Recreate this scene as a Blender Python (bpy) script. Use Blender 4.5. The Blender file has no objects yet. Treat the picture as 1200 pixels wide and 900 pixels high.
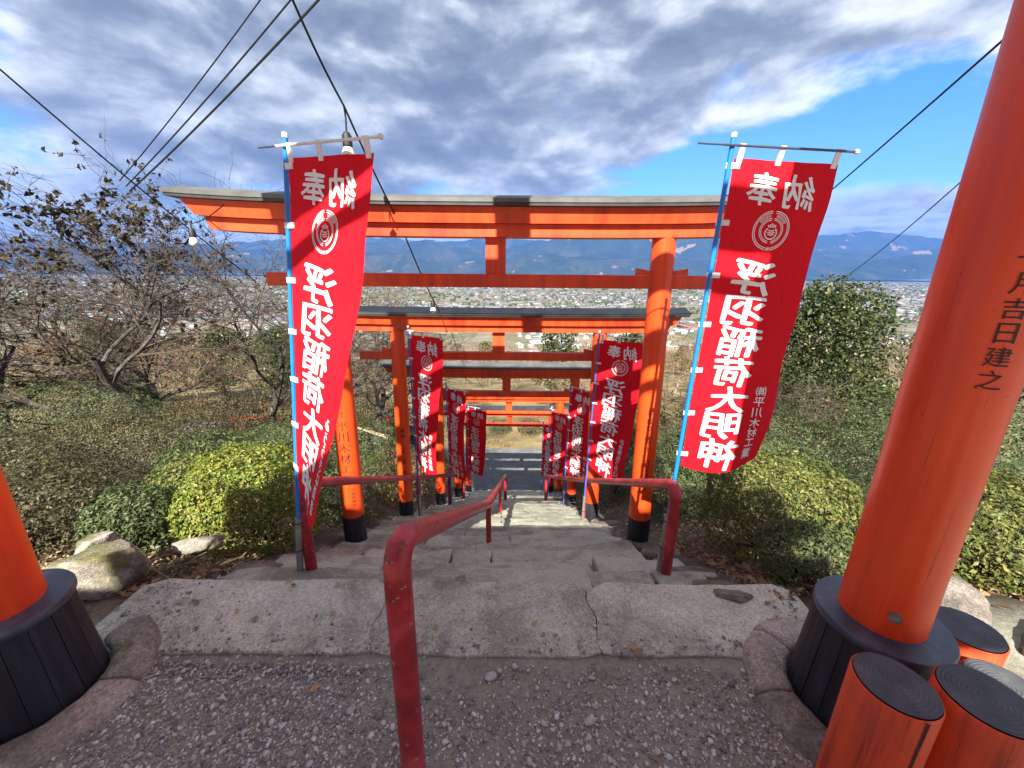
import bpy, bmesh, math, random
import numpy as np
from mathutils import Vector, Matrix, noise as mnoise

R = math.radians
rng = np.random.default_rng(7)
random.seed(7)
scene = bpy.context.scene
COL = scene.collection

# ------------------------------------------------------------------ camera, sky, sun, exposure
cam_d = bpy.data.cameras.new('camera')
cam_d.sensor_width = 36.0
cam_d.lens = 13.53
cam_d.clip_start = 0.05
cam_d.clip_end = 80000
cam = bpy.data.objects.new('camera', cam_d)
COL.objects.link(cam)
cam.matrix_world = Matrix.Translation((0, 0, 1.6)) @ Matrix.Rotation(R(90 - 16), 4, 'X') @ Matrix.Rotation(R(0.5), 4, 'Z')
scene.camera = cam

SUN_EL, SUN_AZ = 42.0, -8.0         # sun stands behind the viewer, a little to the left
sun_pos = Vector((math.sin(R(SUN_AZ)) * math.cos(R(SUN_EL)), -math.cos(R(SUN_AZ)) * math.cos(R(SUN_EL)), math.sin(R(SUN_EL))))
sun_d = bpy.data.lights.new('sun', 'SUN')
sun_d.energy = 5.0
sun_d.angle = R(0.53)
sun_d.color = (1.0, 0.93, 0.82)
sun = bpy.data.objects.new('sun', sun_d)
COL.objects.link(sun)
sun.rotation_euler = (-sun_pos).to_track_quat('-Z', 'Y').to_euler()

world = bpy.data.worlds.new('World')
scene.world = world
world.use_nodes = True


class NT:
    """small helper to build node trees"""
    def __init__(self, tree, clear=True):
        self.t = tree
        if clear:
            tree.nodes.clear()

    def n(self, typ, **kw):
        nd = self.t.nodes.new(typ)
        for k, v in kw.items():
            if k.startswith('i_'):
                key = k[2:]
                nd.inputs[int(key) if key.isdigit() else key.replace('_', ' ')].default_value = v
            else:
                setattr(nd, k, v)
        return nd

    def l(self, a, b):
        self.t.links.new(a, b)

    def math(self, op, a, b=None, c=None, clamp=False):
        nd = self.t.nodes.new('ShaderNodeMath')
        nd.operation = op
        nd.use_clamp = clamp
        for i, v in enumerate((a, b, c)):
            if v is None:
                continue
            if isinstance(v, (int, float)):
                nd.inputs[i].default_value = v
            else:
                self.l(v, nd.inputs[i])
        return nd.outputs[0]

    def vmath(self, op, a, b=None):
        nd = self.t.nodes.new('ShaderNodeVectorMath')
        nd.operation = op
        for i, v in enumerate((a, b)):
            if v is None:
                continue
            if isinstance(v, (tuple, list)):
                nd.inputs[i].default_value = v
            else:
                self.l(v, nd.inputs[i])
        return nd.outputs['Value'] if op in ('LENGTH', 'DOT_PRODUCT', 'DISTANCE') else nd.outputs[0]

    def noise(self, vec, scale, detail=4, rough=0.55, dist=0.0, out='Fac'):
        nd = self.n('ShaderNodeTexNoise')
        nd.inputs['Scale'].default_value = scale
        nd.inputs['Detail'].default_value = detail
        nd.inputs['Roughness'].default_value = rough
        nd.inputs['Distortion'].default_value = dist
        if vec is not None:
            self.l(vec, nd.inputs['Vector'])
        return nd.outputs[out]

    def ramp(self, fac, stops, interp='LINEAR'):
        nd = self.t.nodes.new('ShaderNodeValToRGB')
        nd.color_ramp.interpolation = interp
        els = nd.color_ramp.elements
        while len(els) < len(stops):
            els.new(0.5)
        for e, (p, c) in zip(els, stops):
            e.position = p
            e.color = c if len(c) == 4 else (*c, 1)
        self.l(fac, nd.inputs[0])
        return nd.outputs[0]

    def mix(self, fac, a, b, mode='MIX'):
        nd = self.t.nodes.new('ShaderNodeMix')
        nd.data_type = 'RGBA'
        nd.blend_type = mode
        for sock, v in ((nd.inputs[0], fac), (nd.inputs[6], a), (nd.inputs[7], b)):
            if isinstance(v, (int, float)):
                sock.default_value = v
            elif isinstance(v, (tuple, list)):
                sock.default_value = v if len(v) == 4 else (*v, 1)
            else:
                self.l(v, sock)
        return nd.outputs[2]


def build_world():
    w = NT(world.node_tree)
    out = w.n('ShaderNodeOutputWorld')
    bg = w.n('ShaderNodeBackground')
    bg.inputs['Strength'].default_value = 0.12
    w.l(bg.outputs[0], out.inputs[0])
    sky = w.n('ShaderNodeTexSky', sky_type='NISHITA')
    sky.sun_disc = False
    sky.sun_elevation = R(SUN_EL)
    sky.sun_rotation = R(180 - SUN_AZ)
    sky.air_density = 1.0
    sky.dust_density = 0.4
    sky.ozone_density = 2.0
    hs = w.n('ShaderNodeHueSaturation')
    hs.inputs['Saturation'].default_value = 1.3
    hs.inputs['Value'].default_value = 1.0
    w.l(sky.outputs[0], hs.inputs['Color'])
    tc = w.n('ShaderNodeTexCoord')
    sep = w.n('ShaderNodeSeparateXYZ')
    w.l(tc.outputs['Generated'], sep.inputs[0])
    x, y, z = sep.outputs
    zz = w.math('ADD', w.math('MAXIMUM', z, 0.0), 0.20)
    comb = w.n('ShaderNodeCombineXYZ')
    w.l(w.math('DIVIDE', x, zz), comb.inputs[0]); w.l(w.math('DIVIDE', y, zz), comb.inputs[1])
    comb.inputs[2].default_value = 5.3
    q = comb.outputs[0]
    az = w.math('MULTIPLY', w.math('ARCTAN2', x, y), 57.2958)
    el = w.math('MULTIPLY', w.math('ARCSINE', z), 57.2958)
    # a broken deck: large masses with billows
    big = w.noise(q, 0.75, 2, 0.5, 0.15)
    dv = w.vmath('MULTIPLY', tc.outputs['Generated'], (1.0, 1.0, 2.1))
    mid = w.noise(dv, 4.6, 8, 0.55, 0.15)
    dens = w.math('ADD', w.math('MULTIPLY', big, 0.45), w.math('MULTIPLY', mid, 0.55))
    # breaks in the deck (bearing, height, widths in degrees)
    def hole(ca, ce, ra, re, amt, tilt=0.0):
        da = w.math('SUBTRACT', az, ca)
        de = w.math('SUBTRACT', w.math('SUBTRACT', el, ce), w.math('MULTIPLY', da, tilt))
        da = w.math('DIVIDE', da, ra); de = w.math('DIVIDE', de, re)
        d2 = w.math('ADD', w.math('MULTIPLY', da, da), w.math('MULTIPLY', de, de))
        return w.math('MULTIPLY', w.math('EXPONENT', w.math('MULTIPLY', d2, -1.0)), amt)
    bias = w.math('ADD', hole(33, 12.5, 27, 4.6, 0.40, 0.06), hole(-50, 17, 5, 6, 0.13))
    bias = w.math('ADD', bias, hole(-58, 4, 30, 5, 0.03))
    bias = w.math('ADD', bias, hole(47, 27, 9, 4, 0.12))
    dens = w.math('SUBTRACT', w.math('ADD', dens, 0.10), bias)
    cover = w.ramp(dens, [(0.43, (0, 0, 0)), (0.55, (1, 1, 1))], 'EASE')
    # lit tops and grey undersides of the billows
    mid2 = w.noise(w.vmath('ADD', dv, (0.0, -0.01, 0.055)), 4.6, 8, 0.55, 0.15)
    relief = w.math('MULTIPLY', w.math('SUBTRACT', mid, mid2), 1.1)
    tone = w.math('SUBTRACT', w.math('ADD', w.math('MULTIPLY', w.noise(dv, 2.4, 5, 0.5, 0.2), 0.6), w.math('MULTIPLY', dens, 0.4)), relief)
    ccol = w.ramp(tone, [(0.34, (2.95, 3.05, 3.12)), (0.44, (2.15, 2.27, 2.42)), (0.52, (1.42, 1.55, 1.72)), (0.60, (0.92, 1.03, 1.19)), (0.72, (0.62, 0.71, 0.85))])
    rim = w.ramp(dens, [(0.46, (1.45, 1.42, 1.38)), (0.60, (1, 1, 1))])
    ccol = w.mix(1.0, ccol, rim, 'MULTIPLY')
    blue = w.mix(1.0, hs.outputs[0], (0.50, 0.60, 0.76), 'MULTIPLY')
    col = w.mix(cover, blue, ccol)
    # low far cloud bank near the horizon
    low = w.noise(w.vmath('MULTIPLY', tc.outputs['Generated'], (3.2, 3.2, 15.0)), 1.9, 7, 0.58, 0.25)
    lowm = w.ramp(el, [(0.0, (1, 1, 1)), (0.085, (1, 1, 1)), (0.125, (0, 0, 0))])
    lowm = w.n('ShaderNodeMapRange')
    lowm.inputs[1].default_value = 11.5; lowm.inputs[2].default_value = 5.0
    w.l(el, lowm.inputs[0])
    lowc = w.ramp(w.math('ADD', low, w.math('MULTIPLY', w.math('SUBTRACT', lowm.outputs[0], 1.0), 0.3)), [(0.40, (0, 0, 0)), (0.54, (1, 1, 1))], 'EASE')
    lcol = w.ramp(low, [(0.42, (4.2, 4.4, 4.6)), (0.54, (2.9, 3.3, 3.9)), (0.68, (1.5, 1.9, 2.6))])
    col = w.mix(w.math('MULTIPLY', lowc, 0.85), col, lcol)
    w.l(col, bg.inputs['Color'])


build_world()
vs = scene.view_settings
vs.view_transform = 'Standard'
vs.look = 'None'
vs.gamma = 1.0
vs.use_curve_mapping = False
vs.exposure = 1.68
scene.render.engine = 'CYCLES'
scene.cycles.max_bounces = 6
scene.cycles.volume_bounces = 0
scene.cycles.transparent_max_bounces = 8
scene.cycles.use_denoising = True

# ------------------------------------------------------------------ materials
MATS = {}


def mat(name, build):
    if name in MATS:
        return MATS[name]
    m = bpy.data.materials.new(name)
    m.use_nodes = True
    t = NT(m.node_tree)
    out = t.n('ShaderNodeOutputMaterial')
    p = t.n('ShaderNodeBsdfPrincipled')
    t.l(p.outputs[0], out.inputs[0])
    build(t, p, out)
    MATS[name] = m
    return m


def obj_co(t):
    return t.n('ShaderNodeTexCoord').outputs['Object']


def pos_co(t):
    return t.n('ShaderNodeNewGeometry').outputs['Position']


def island(t):
    return t.n('ShaderNodeNewGeometry').outputs['Random Per Island']


def bump(t, p, h, strength=0.3, dist=0.01):
    b = t.n('ShaderNodeBump')
    b.inputs['Strength'].default_value = strength
    b.inputs['Distance'].default_value = dist
    t.l(h, b.inputs['Height'])
    t.l(b.outputs[0], p.inputs['Normal'])


def m_paint(name, base, dark, rough=0.38, streak=18.0):
    def f(t, p, o):
        co = pos_co(t)
        s = t.vmath('MULTIPLY', co, (1, 1, 0.06))
        a = t.noise(s, streak, 4, 0.6)
        b = t.noise(co, 1.3, 3, 0.5)
        g = t.math('ADD', t.math('MULTIPLY', a, 0.55), t.math('MULTIPLY', b, 0.45))
        c = t.ramp(g, [(0.36, dark), (0.56, base), (0.75, tuple(min(1, v * 1.12) for v in base))])
        sp = t.noise(co, 60, 2, 0.5)
        spm = t.ramp(sp, [(0.72, (0, 0, 0)), (0.76, (1, 1, 1))])
        c = t.mix(t.math('MULTIPLY', spm, 0.5), c, (0.12, 0.02, 0.01))
        # fine checks along the grain, and rubbed patches where the coat has thinned
        ck = t.noise(t.vmath('MULTIPLY', co, (1, 1, 0.025)), 75, 3, 0.6, 0.2)
        ckm = t.ramp(ck, [(0.655, (0, 0, 0)), (0.685, (1, 1, 1))])
        c = t.mix(t.math('MULTIPLY', ckm, 0.4), c, (0.20, 0.018, 0.008))
        wr = t.ramp(t.noise(t.vmath('MULTIPLY', co, (1, 1, 0.4)), 6.5, 6, 0.7, 0.5), [(0.56, (0, 0, 0)), (0.74, (1, 1, 1))])
        c = t.mix(t.math('MULTIPLY', wr, 0.30), c, (base[0] * .9, base[1] * 1.5, base[2] * 2.2))
        t.l(c, p.inputs['Base Color'])
        p.inputs['Roughness'].default_value = rough
        t.l(t.math('ADD', t.math('MULTIPLY', a, 0.3), rough - 0.12), p.inputs['Roughness'])
        bump(t, p, a, 0.25, 0.006)
    return mat(name, f)


VERM = m_paint('vermilion_paint', (0.86, 0.085, 0.012), (0.68, 0.052, 0.010))
VERM_NEW = m_paint('fresh_vermilion_paint', (0.82, 0.055, 0.014), (0.70, 0.035, 0.01))
BEAM = m_paint('weathered_vermilion_paint', (0.74, 0.078, 0.013), (0.44, 0.032, 0.010), 0.5, 9.0)


def f_black(t, p, o):
    co = pos_co(t)
    s = t.vmath('MULTIPLY', co, (1, 1, 0.08))
    a = t.noise(s, 26, 5, 0.65)
    c = t.ramp(a, [(0.35, (0.007, 0.008, 0.013)), (0.6, (0.020, 0.022, 0.032)), (0.8, (0.055, 0.055, 0.065))])
    t.l(c, p.inputs['Base Color'])
    p.inputs['Roughness'].default_value = 0.55
    bump(t, p, a, 0.5, 0.006)
BLACK = mat('black_foot_paint', f_black)


def f_discm(t, p, o):
    co = pos_co(t)
    a = t.noise(co, 9, 5, 0.6)
    b = t.noise(co, 70, 3, 0.6)
    c = t.ramp(a, [(0.35, (0.034, 0.042, 0.060)), (0.55, (0.060, 0.072, 0.095)), (0.72, (0.14, 0.155, 0.185))])
    t.l(c, p.inputs['Base Color'])
    t.l(t.math('ADD', t.math('MULTIPLY', a, 0.35), 0.22), p.inputs['Roughness'])
    bump(t, p, b, 0.12, 0.003)
DISC = mat('dark_metal_collar', f_discm)


def m_roof(name, c1, c2):
    def f(t, p, o):
        a = t.noise(pos_co(t), 5, 5, 0.6)
        t.l(t.ramp(a, [(0.35, c1), (0.65, c2)]), p.inputs['Base Color'])
        p.inputs['Roughness'].default_value = 0.5
        p.inputs['Metallic'].default_value = 0.2
        bump(t, p, t.noise(pos_co(t), 40, 2, 0.5), 0.1, 0.004)
    return mat(name, f)
ROOF = m_roof('grey_sheet_metal', (0.085, 0.087, 0.085), (0.15, 0.152, 0.147))
ROOF_EDGE = m_roof('dark_roof_edge', (0.03, 0.03, 0.032), (0.06, 0.06, 0.065))


def f_endgrain(t, p, o):
    co = obj_co(t)
    nz = t.noise(co, 9, 3, 0.5)
    ln = t.vmath('LENGTH', t.vmath('MULTIPLY', co, (1, 1, 0)))
    rr = t.math('ADD', ln, t.math('MULTIPLY', nz, 0.012))
    rings = t.math('SINE', t.math('MULTIPLY', rr, 620.0))
    f1 = t.math('ADD', t.math('MULTIPLY', rings, 0.5), 0.5)
    a = t.noise(co, 14, 5, 0.6)
    c = t.ramp(a, [(0.3, (0.045, 0.049, 0.056)), (0.6, (0.085, 0.09, 0.098)), (0.8, (0.17, 0.17, 0.172))])
    c = t.mix(t.math('MULTIPLY', f1, 0.35), c, (0.018, 0.019, 0.022))
    t.l(c, p.inputs['Base Color'])
    p.inputs['Roughness'].default_value = 0.7
    bump(t, p, f1, 0.35, 0.003)
ENDGRAIN = mat('dark_end_grain', f_endgrain)


def f_logred(t, p, o):
    co = obj_co(t)
    s = t.vmath('MULTIPLY', co, (1, 1, 0.05))
    a = t.noise(s, 30, 5, 0.65, 0.3)
    b = t.noise(co, 5, 3, 0.5)
    c = t.ramp(a, [(0.30, (0.22, 0.028, 0.012)), (0.45, (0.62, 0.065, 0.016)), (0.7, (0.76, 0.095, 0.022))])
    c = t.mix(t.math('MULTIPLY', t.ramp(b, [(0.5, (0, 0, 0)), (0.75, (1, 1, 1))]), 0.5), c, (0.24, 0.05, 0.03))
    t.l(c, p.inputs['Base Color'])
    p.inputs['Roughness'].default_value = 0.6
    bump(t, p, a, 0.5, 0.006)
LOGRED = mat('weathered_red_log_paint', f_logred)


def f_rail(t, p, o):
    co = pos_co(t)
    a = t.noise(co, 7, 5, 0.6, 0.4)
    b = t.noise(co, 45, 4, 0.6)
    c = t.ramp(a, [(0.35, (0.20, 0.012, 0.018)), (0.5, (0.36, 0.02, 0.03)), (0.66, (0.48, 0.065, 0.07))])
    dk = t.ramp(t.noise(co, 16, 4, 0.6), [(0.60, (0, 0, 0)), (0.66, (1, 1, 1))])
    c = t.mix(t.math('MULTIPLY', dk, 0.75), c, (0.075, 0.022, 0.016))
    pl = t.ramp(b, [(0.655, (0, 0, 0)), (0.685, (1, 1, 1))])
    c = t.mix(pl, c, (0.46, 0.27, 0.19))
    t.l(c, p.inputs['Base Color'])
    t.l(t.math('ADD', t.math('MULTIPLY', a, 0.4), 0.2), p.inputs['Roughness'])
    bump(t, p, b, 0.18, 0.003)
RAIL = mat('peeling_dark_red_pipe_paint', f_rail)


def f_cloth(t, p, o):
    co = pos_co(t)
    a = t.noise(co, 3, 3, 0.5)
    w_ = t.noise(co, 900, 1, 0.5)
    c = t.ramp(a, [(0.3, (0.66, 0.005, 0.016)), (0.7, (0.74, 0.008, 0.022))])
    t.l(c, p.inputs['Base Color'])
    p.inputs['Roughness'].default_value = 0.75
    p.inputs['Specular IOR Level'].default_value = 0.2
    bump(t, p, t.math('ADD', t.math('MULTIPLY', t.noise(t.vmath('MULTIPLY', co, (1.6, 1.6, 0.7)), 8, 5, 0.55, 1.2), 1.0), t.math('MULTIPLY', w_, 0.05)), 0.5, 0.03)
    tr = t.n('ShaderNodeBsdfTranslucent')
    tr.inputs[0].default_value = (0.75, 0.01, 0.02, 1)
    mx = t.n('ShaderNodeMixShader')
    mx.inputs[0].default_value = 0.22
    t.l(p.outputs[0], mx.inputs[1]); t.l(tr.outputs[0], mx.inputs[2])
    t.l(mx.outputs[0], o.inputs[0])
CLOTH = mat('red_banner_cloth', f_cloth)


def plain(name, c, rough=0.5, metal=0.0, var=0.12, scale=12):
    def f(t, p, o):
        a = t.noise(pos_co(t), scale, 4, 0.6)
        lo = tuple(v * (1 - var) for v in c)
        hi = tuple(min(1, v * (1 + var)) for v in c)
        t.l(t.ramp(a, [(0.3, lo), (0.7, hi)]), p.inputs['Base Color'])
        p.inputs['Roughness'].default_value = rough
        p.inputs['Metallic'].default_value = metal
    return mat(name, f)


WHITE = plain('white_print', (0.80, 0.80, 0.80), 0.7, 0, 0.03)
WHITE_LOOP = plain('white_fabric_loop', (0.72, 0.72, 0.72), 0.8, 0, 0.1)
BLUE = plain('blue_plastic_pole', (0.012, 0.20, 0.62), 0.35)
BLUE2 = plain('violet_blue_plastic_pole', (0.10, 0.10, 0.42), 0.35)
WHITE_POLE = plain('white_plastic_rod', (0.75, 0.76, 0.74), 0.4)
DARK_ROD = plain('dark_rod', (0.05, 0.06, 0.08), 0.4)
GALV = plain('galvanised_tube', (0.30, 0.31, 0.30), 0.45, 0.5, 0.3)
WIRE = plain('black_cable', (0.012, 0.012, 0.013), 0.6)
INK = plain('black_ink', (0.018, 0.012, 0.011), 0.6)
BARE = plain('bare_chipped_wood', (0.20, 0.14, 0.10), 0.9, 0, 0.5, 60)
HOLLOW = plain('near_black_wood', (0.035, 0.025, 0.02), 0.95, 0, 0.5, 60)  # near-black brown, laid flat for chip centres and log cracks
BULB = plain('frosted_bulb_glass', (0.75, 0.74, 0.70), 0.25)
OLDWOOD = plain('old_brown_wood', (0.10, 0.055, 0.04), 0.8, 0, 0.4, 20)
BAMBOO = plain('pale_bamboo', (0.55, 0.47, 0.33), 0.6, 0, 0.15, 20)
REDFENCE = plain('red_fence_paint', (0.50, 0.035, 0.02), 0.5, 0, 0.2, 6)


def m_stone(name, c1, c2, c3, moss=0.0, speck=1.0):
    def f(t, p, o):
        co = pos_co(t)
        oi = t.n('ShaderNodeObjectInfo').outputs['Random']
        a = t.noise(co, 4.0, 6, 0.65, 0.4)
        b = t.noise(co, 55, 4, 0.65)
        vo = t.n('ShaderNodeTexVoronoi')
        vo.inputs['Scale'].default_value = 120
        t.l(co, vo.inputs['Vector'])
        g = t.math('ADD', t.math('MULTIPLY', a, 0.7), t.math('ADD', t.math('MULTIPLY', b, 0.3), t.math('MULTIPLY', t.math('SUBTRACT', oi, 0.5), 0.16)))
        c = t.ramp(g, [(0.38, c1), (0.5, c2), (0.63, c3)])
        sp = t.ramp(vo.outputs['Color'], [(0.12, (0.55, 0.55, 0.55)), (0.5, (1, 1, 1)), (0.85, (1.35, 1.33, 1.3))])
        c = t.mix(0.6 * speck, c, t.mix(1.0, c, sp, 'MULTIPLY'))
        dirt = t.ramp(t.noise(co, 2.3, 7, 0.72, 0.8), [(0.50, (0, 0, 0)), (0.66, (1, 1, 1))])
        c = t.mix(t.math('MULTIPLY', dirt, 0.5), c, (0.10, 0.085, 0.07))
        if moss > 0:
            mm = t.ramp(t.noise(co, 2.6, 5, 0.65), [(0.64 - moss * 0.2, (0, 0, 0)), (0.72 - moss * 0.2, (1, 1, 1))])
            mc = t.ramp(b, [(0.35, (0.06, 0.055, 0.02)), (0.7, (0.16, 0.17, 0.035))])
            c = t.mix(t.math('MULTIPLY', mm, 0.75), c, mc)
        t.l(c, p.inputs['Base Color'])
        p.inputs['Roughness'].default_value = 0.85
        p.inputs['Specular IOR Level'].default_value = 0.3
        h = t.math('ADD', t.math('MULTIPLY', a, 1.2), t.math('ADD', t.math('MULTIPLY', b, 0.35), t.math('MULTIPLY', vo.outputs['Distance'], 0.25)))
        bump(t, p, h, 0.65, 0.02)
    return mat(name, f)


STEP = m_stone('worn_step_stone', (0.23, 0.232, 0.178), (0.395, 0.402, 0.318), (0.495, 0.50, 0.41), 0.0, 0.6)
SLAB = m_stone('exposed_aggregate_concrete', (0.32, 0.324, 0.252), (0.485, 0.494, 0.392), (0.585, 0.594, 0.49), 0.0, 0.9)
ROCK = m_stone('mossy_rock', (0.09, 0.078, 0.065), (0.20, 0.175, 0.15), (0.36, 0.325, 0.285), 0.75)
EDGE_STONE = m_stone('mossy_edge_stone', (0.10, 0.09, 0.08), (0.19, 0.17, 0.15), (0.30, 0.27, 0.25), 0.5)
KERBS = m_stone('stained_kerb_concrete', (0.17, 0.155, 0.125), (0.28, 0.258, 0.21), (0.42, 0.39, 0.33), 0.15)
MORTAR = m_stone('dark_mortar', (0.06, 0.055, 0.045), (0.11, 0.105, 0.085), (0.19, 0.18, 0.15), 0.3)
ASPH = m_stone('grey_asphalt', (0.12, 0.122, 0.125), (0.165, 0.167, 0.17), (0.22, 0.222, 0.225), 0.0, 0.4)


def f_pebble(t, p, o):
    r = island(t)
    c = t.ramp(r, [(0.0, (0.13, 0.13, 0.14)), (0.35, (0.30, 0.30, 0.27)), (0.7, (0.48, 0.48, 0.435)), (0.9, (0.70, 0.69, 0.64)), (0.94, (0.34, 0.26, 0.2)), (1.0, (0.72, 0.70, 0.68))])
    n_ = t.noise(pos_co(t), 160, 3, 0.6)
    c = t.mix(0.4, c, t.mix(1.0, c, t.ramp(n_, [(0.3, (0.5, 0.5, 0.5)), (0.7, (1.3, 1.3, 1.3))]), 'MULTIPLY'))
    t.l(c, p.inputs['Base Color'])
    p.inputs['Roughness'].default_value = 0.8
PEBBLE = mat('grey_gravel', f_pebble)
PEBBLE_PALE = plain('pale_pebble', (0.42, 0.40, 0.37), 0.8, 0, 0.25, 60)


def f_ground(t, p, o):
    co = pos_co(t)
    sep = t.n('ShaderNodeSeparateXYZ')
    t.l(co, sep.inputs[0])
    y = sep.outputs[1]
    z = sep.outputs[2]
    a = t.noise(co, 2.2, 6, 0.65, 0.3)
    b = t.noise(co, 38, 5, 0.7)
    soil = t.ramp(t.math('ADD', t.math('MULTIPLY', a, 0.6), t.math('MULTIPLY', b, 0.4)), [(0.35, (0.045, 0.036, 0.028)), (0.5, (0.105, 0.085, 0.064)), (0.68, (0.20, 0.165, 0.12))])
    gravel = t.ramp(t.math('ADD', t.math('MULTIPLY', a, 0.45), t.math('MULTIPLY', b, 0.55)), [(0.35, (0.155, 0.150, 0.115)), (0.5, (0.25, 0.245, 0.19)), (0.68, (0.355, 0.35, 0.28))])
    gm = t.ramp(t.math('ADD', y, t.math('MULTIPLY', t.math('SUBTRACT', a, 0.5), 0.6)), [(0.0, (1, 1, 1)), (1.0, (0, 0, 0))])
    gmask = t.n('ShaderNodeMapRange')
    gmask.inputs[1].default_value = 1.35; gmask.inputs[2].default_value = 1.6
    gmask.inputs[3].default_value = 1.0; gmask.inputs[4].default_value = 0.0
    t.l(t.math('ADD', y, t.math('MULTIPLY', t.math('SUBTRACT', a, 0.5), 0.5)), gmask.inputs[0])
    near = t.mix(gmask.outputs[0], soil, gravel)
    # hillside: dry grass and leaf litter
    hill = t.ramp(t.noise(co, 0.35, 6, 0.65), [(0.35, (0.08, 0.065, 0.035)), (0.5, (0.19, 0.15, 0.075)), (0.62, (0.27, 0.215, 0.11)), (0.75, (0.11, 0.115, 0.05))])
    hmask = t.n('ShaderNodeMapRange')
    hmask.inputs[1].default_value = 12.0; hmask.inputs[2].default_value = 16.0
    t.l(y, hmask.inputs[0])
    c = t.mix(hmask.outputs[0], near, hill)
    # plain: patchwork of fields
    vo = t.n('ShaderNodeTexVoronoi', distance='CHEBYCHEV')
    vo.inputs['Scale'].default_value = 0.011
    vo.inputs['Randomness'].default_value = 0.8
    t.l(t.vmath('MULTIPLY', co, (1, 1, 0)), vo.inputs['Vector'])
    vs_ = t.n('ShaderNodeSeparateColor')
    t.l(vo.outputs['Color'], vs_.inputs[0])
    fld = t.ramp(vs_.outputs[0], [(0.0, (0.16, 0.14, 0.085)), (0.2, (0.07, 0.085, 0.04)), (0.42, (0.23, 0.20, 0.13)), (0.6, (0.10, 0.11, 0.06)), (0.8, (0.20, 0.18, 0.14)), (1.0, (0.13, 0.11, 0.08))], 'CONSTANT')
    fn = t.noise(co, 0.03, 4, 0.6)
    fld = t.mix(0.35, fld, t.ramp(fn, [(0.35, (0.07, 0.07, 0.05)), (0.7, (0.30, 0.28, 0.22))]))
    pm = t.n('ShaderNodeMapRange')
    pm.inputs[1].default_value = -85.0; pm.inputs[2].default_value = -112.0
    t.l(z, pm.inputs[0])
    c = t.mix(pm.outputs[0], c, fld)
    t.l(c, p.inputs['Base Color'])
    p.inputs['Roughness'].default_value = 0.95
    p.inputs['Specular IOR Level'].default_value = 0.15
    bump(t, p, t.math('ADD', a, t.math('MULTIPLY', b, 0.5)), 0.5, 0.03)
GROUND = mat('hill_soil_gravel_and_fields', f_ground)


def f_mtn(t, p, o):
    co = pos_co(t)
    a = t.noise(co, 0.0011, 7, 0.6, 0.3)
    b = t.noise(co, 0.006, 5, 0.65)
    c = t.ramp(t.math('ADD', t.math('MULTIPLY', a, 0.6), t.math('MULTIPLY', b, 0.4)), [(0.36, (0.016, 0.026, 0.018)), (0.5, (0.028, 0.042, 0.025)), (0.60, (0.06, 0.058, 0.036))])
    cl = t.ramp(t.noise(co, 0.0016, 4, 0.6, 0.5), [(0.625, (0, 0, 0)), (0.655, (1, 1, 1))])
    c = t.mix(t.math('MULTIPLY', cl, 0.8), c, (0.30, 0.20, 0.11))
    t.l(c, p.inputs['Base Color'])
    p.inputs['Roughness'].default_value = 1.0
    p.inputs['Specular IOR Level'].default_value = 0.0
MTN = mat('wooded_mountain', f_mtn)


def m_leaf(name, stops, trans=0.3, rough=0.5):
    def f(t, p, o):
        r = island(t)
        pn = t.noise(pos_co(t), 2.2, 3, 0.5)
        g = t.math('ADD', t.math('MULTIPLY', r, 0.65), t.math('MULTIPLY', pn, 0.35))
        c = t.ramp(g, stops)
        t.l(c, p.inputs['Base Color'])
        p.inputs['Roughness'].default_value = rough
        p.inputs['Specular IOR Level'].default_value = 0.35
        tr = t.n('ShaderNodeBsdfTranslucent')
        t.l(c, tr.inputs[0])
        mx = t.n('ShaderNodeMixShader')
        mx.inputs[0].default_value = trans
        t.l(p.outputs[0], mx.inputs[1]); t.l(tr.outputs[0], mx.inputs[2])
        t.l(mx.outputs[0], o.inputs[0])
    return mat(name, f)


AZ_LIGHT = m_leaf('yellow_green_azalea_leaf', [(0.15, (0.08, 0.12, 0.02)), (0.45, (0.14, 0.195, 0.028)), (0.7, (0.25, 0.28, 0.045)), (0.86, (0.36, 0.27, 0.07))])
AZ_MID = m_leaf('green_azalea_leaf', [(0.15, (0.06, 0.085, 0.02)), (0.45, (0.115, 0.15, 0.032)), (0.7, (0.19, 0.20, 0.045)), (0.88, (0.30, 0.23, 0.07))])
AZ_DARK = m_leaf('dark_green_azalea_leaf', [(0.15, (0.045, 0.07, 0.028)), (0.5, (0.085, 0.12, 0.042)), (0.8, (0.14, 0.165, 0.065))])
BRONZE = m_leaf('bronze_shrub_leaf', [(0.15, (0.045, 0.043, 0.024)), (0.5, (0.085, 0.085, 0.038)), (0.75, (0.15, 0.115, 0.055)), (0.9, (0.15, 0.15, 0.055))])
EVERG = m_leaf('evergreen_leaf', [(0.15, (0.018, 0.034, 0.012)), (0.45, (0.038, 0.06, 0.018)), (0.75, (0.085, 0.105, 0.028)), (0.92, (0.20, 0.12, 0.04))], 0.25, 0.4)
DEADLEAF = m_leaf('dry_leaf', [(0.1, (0.10, 0.055, 0.03)), (0.4, (0.20, 0.11, 0.055)), (0.65, (0.32, 0.22, 0.12)), (0.9, (0.42, 0.34, 0.17))], 0.15, 0.7)
TREELEAF = m_leaf('dark_withered_leaf', [(0.15, (0.018, 0.014, 0.010)), (0.5, (0.040, 0.031, 0.019)), (0.75, (0.062, 0.055, 0.026)), (0.92, (0.13, 0.075, 0.04))], 0.25, 0.6)
RUSSET = m_leaf('russet_leaf', [(0.1, (0.14, 0.07, 0.035)), (0.5, (0.26, 0.15, 0.075)), (0.85, (0.36, 0.25, 0.12))], 0.3, 0.7)


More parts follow.
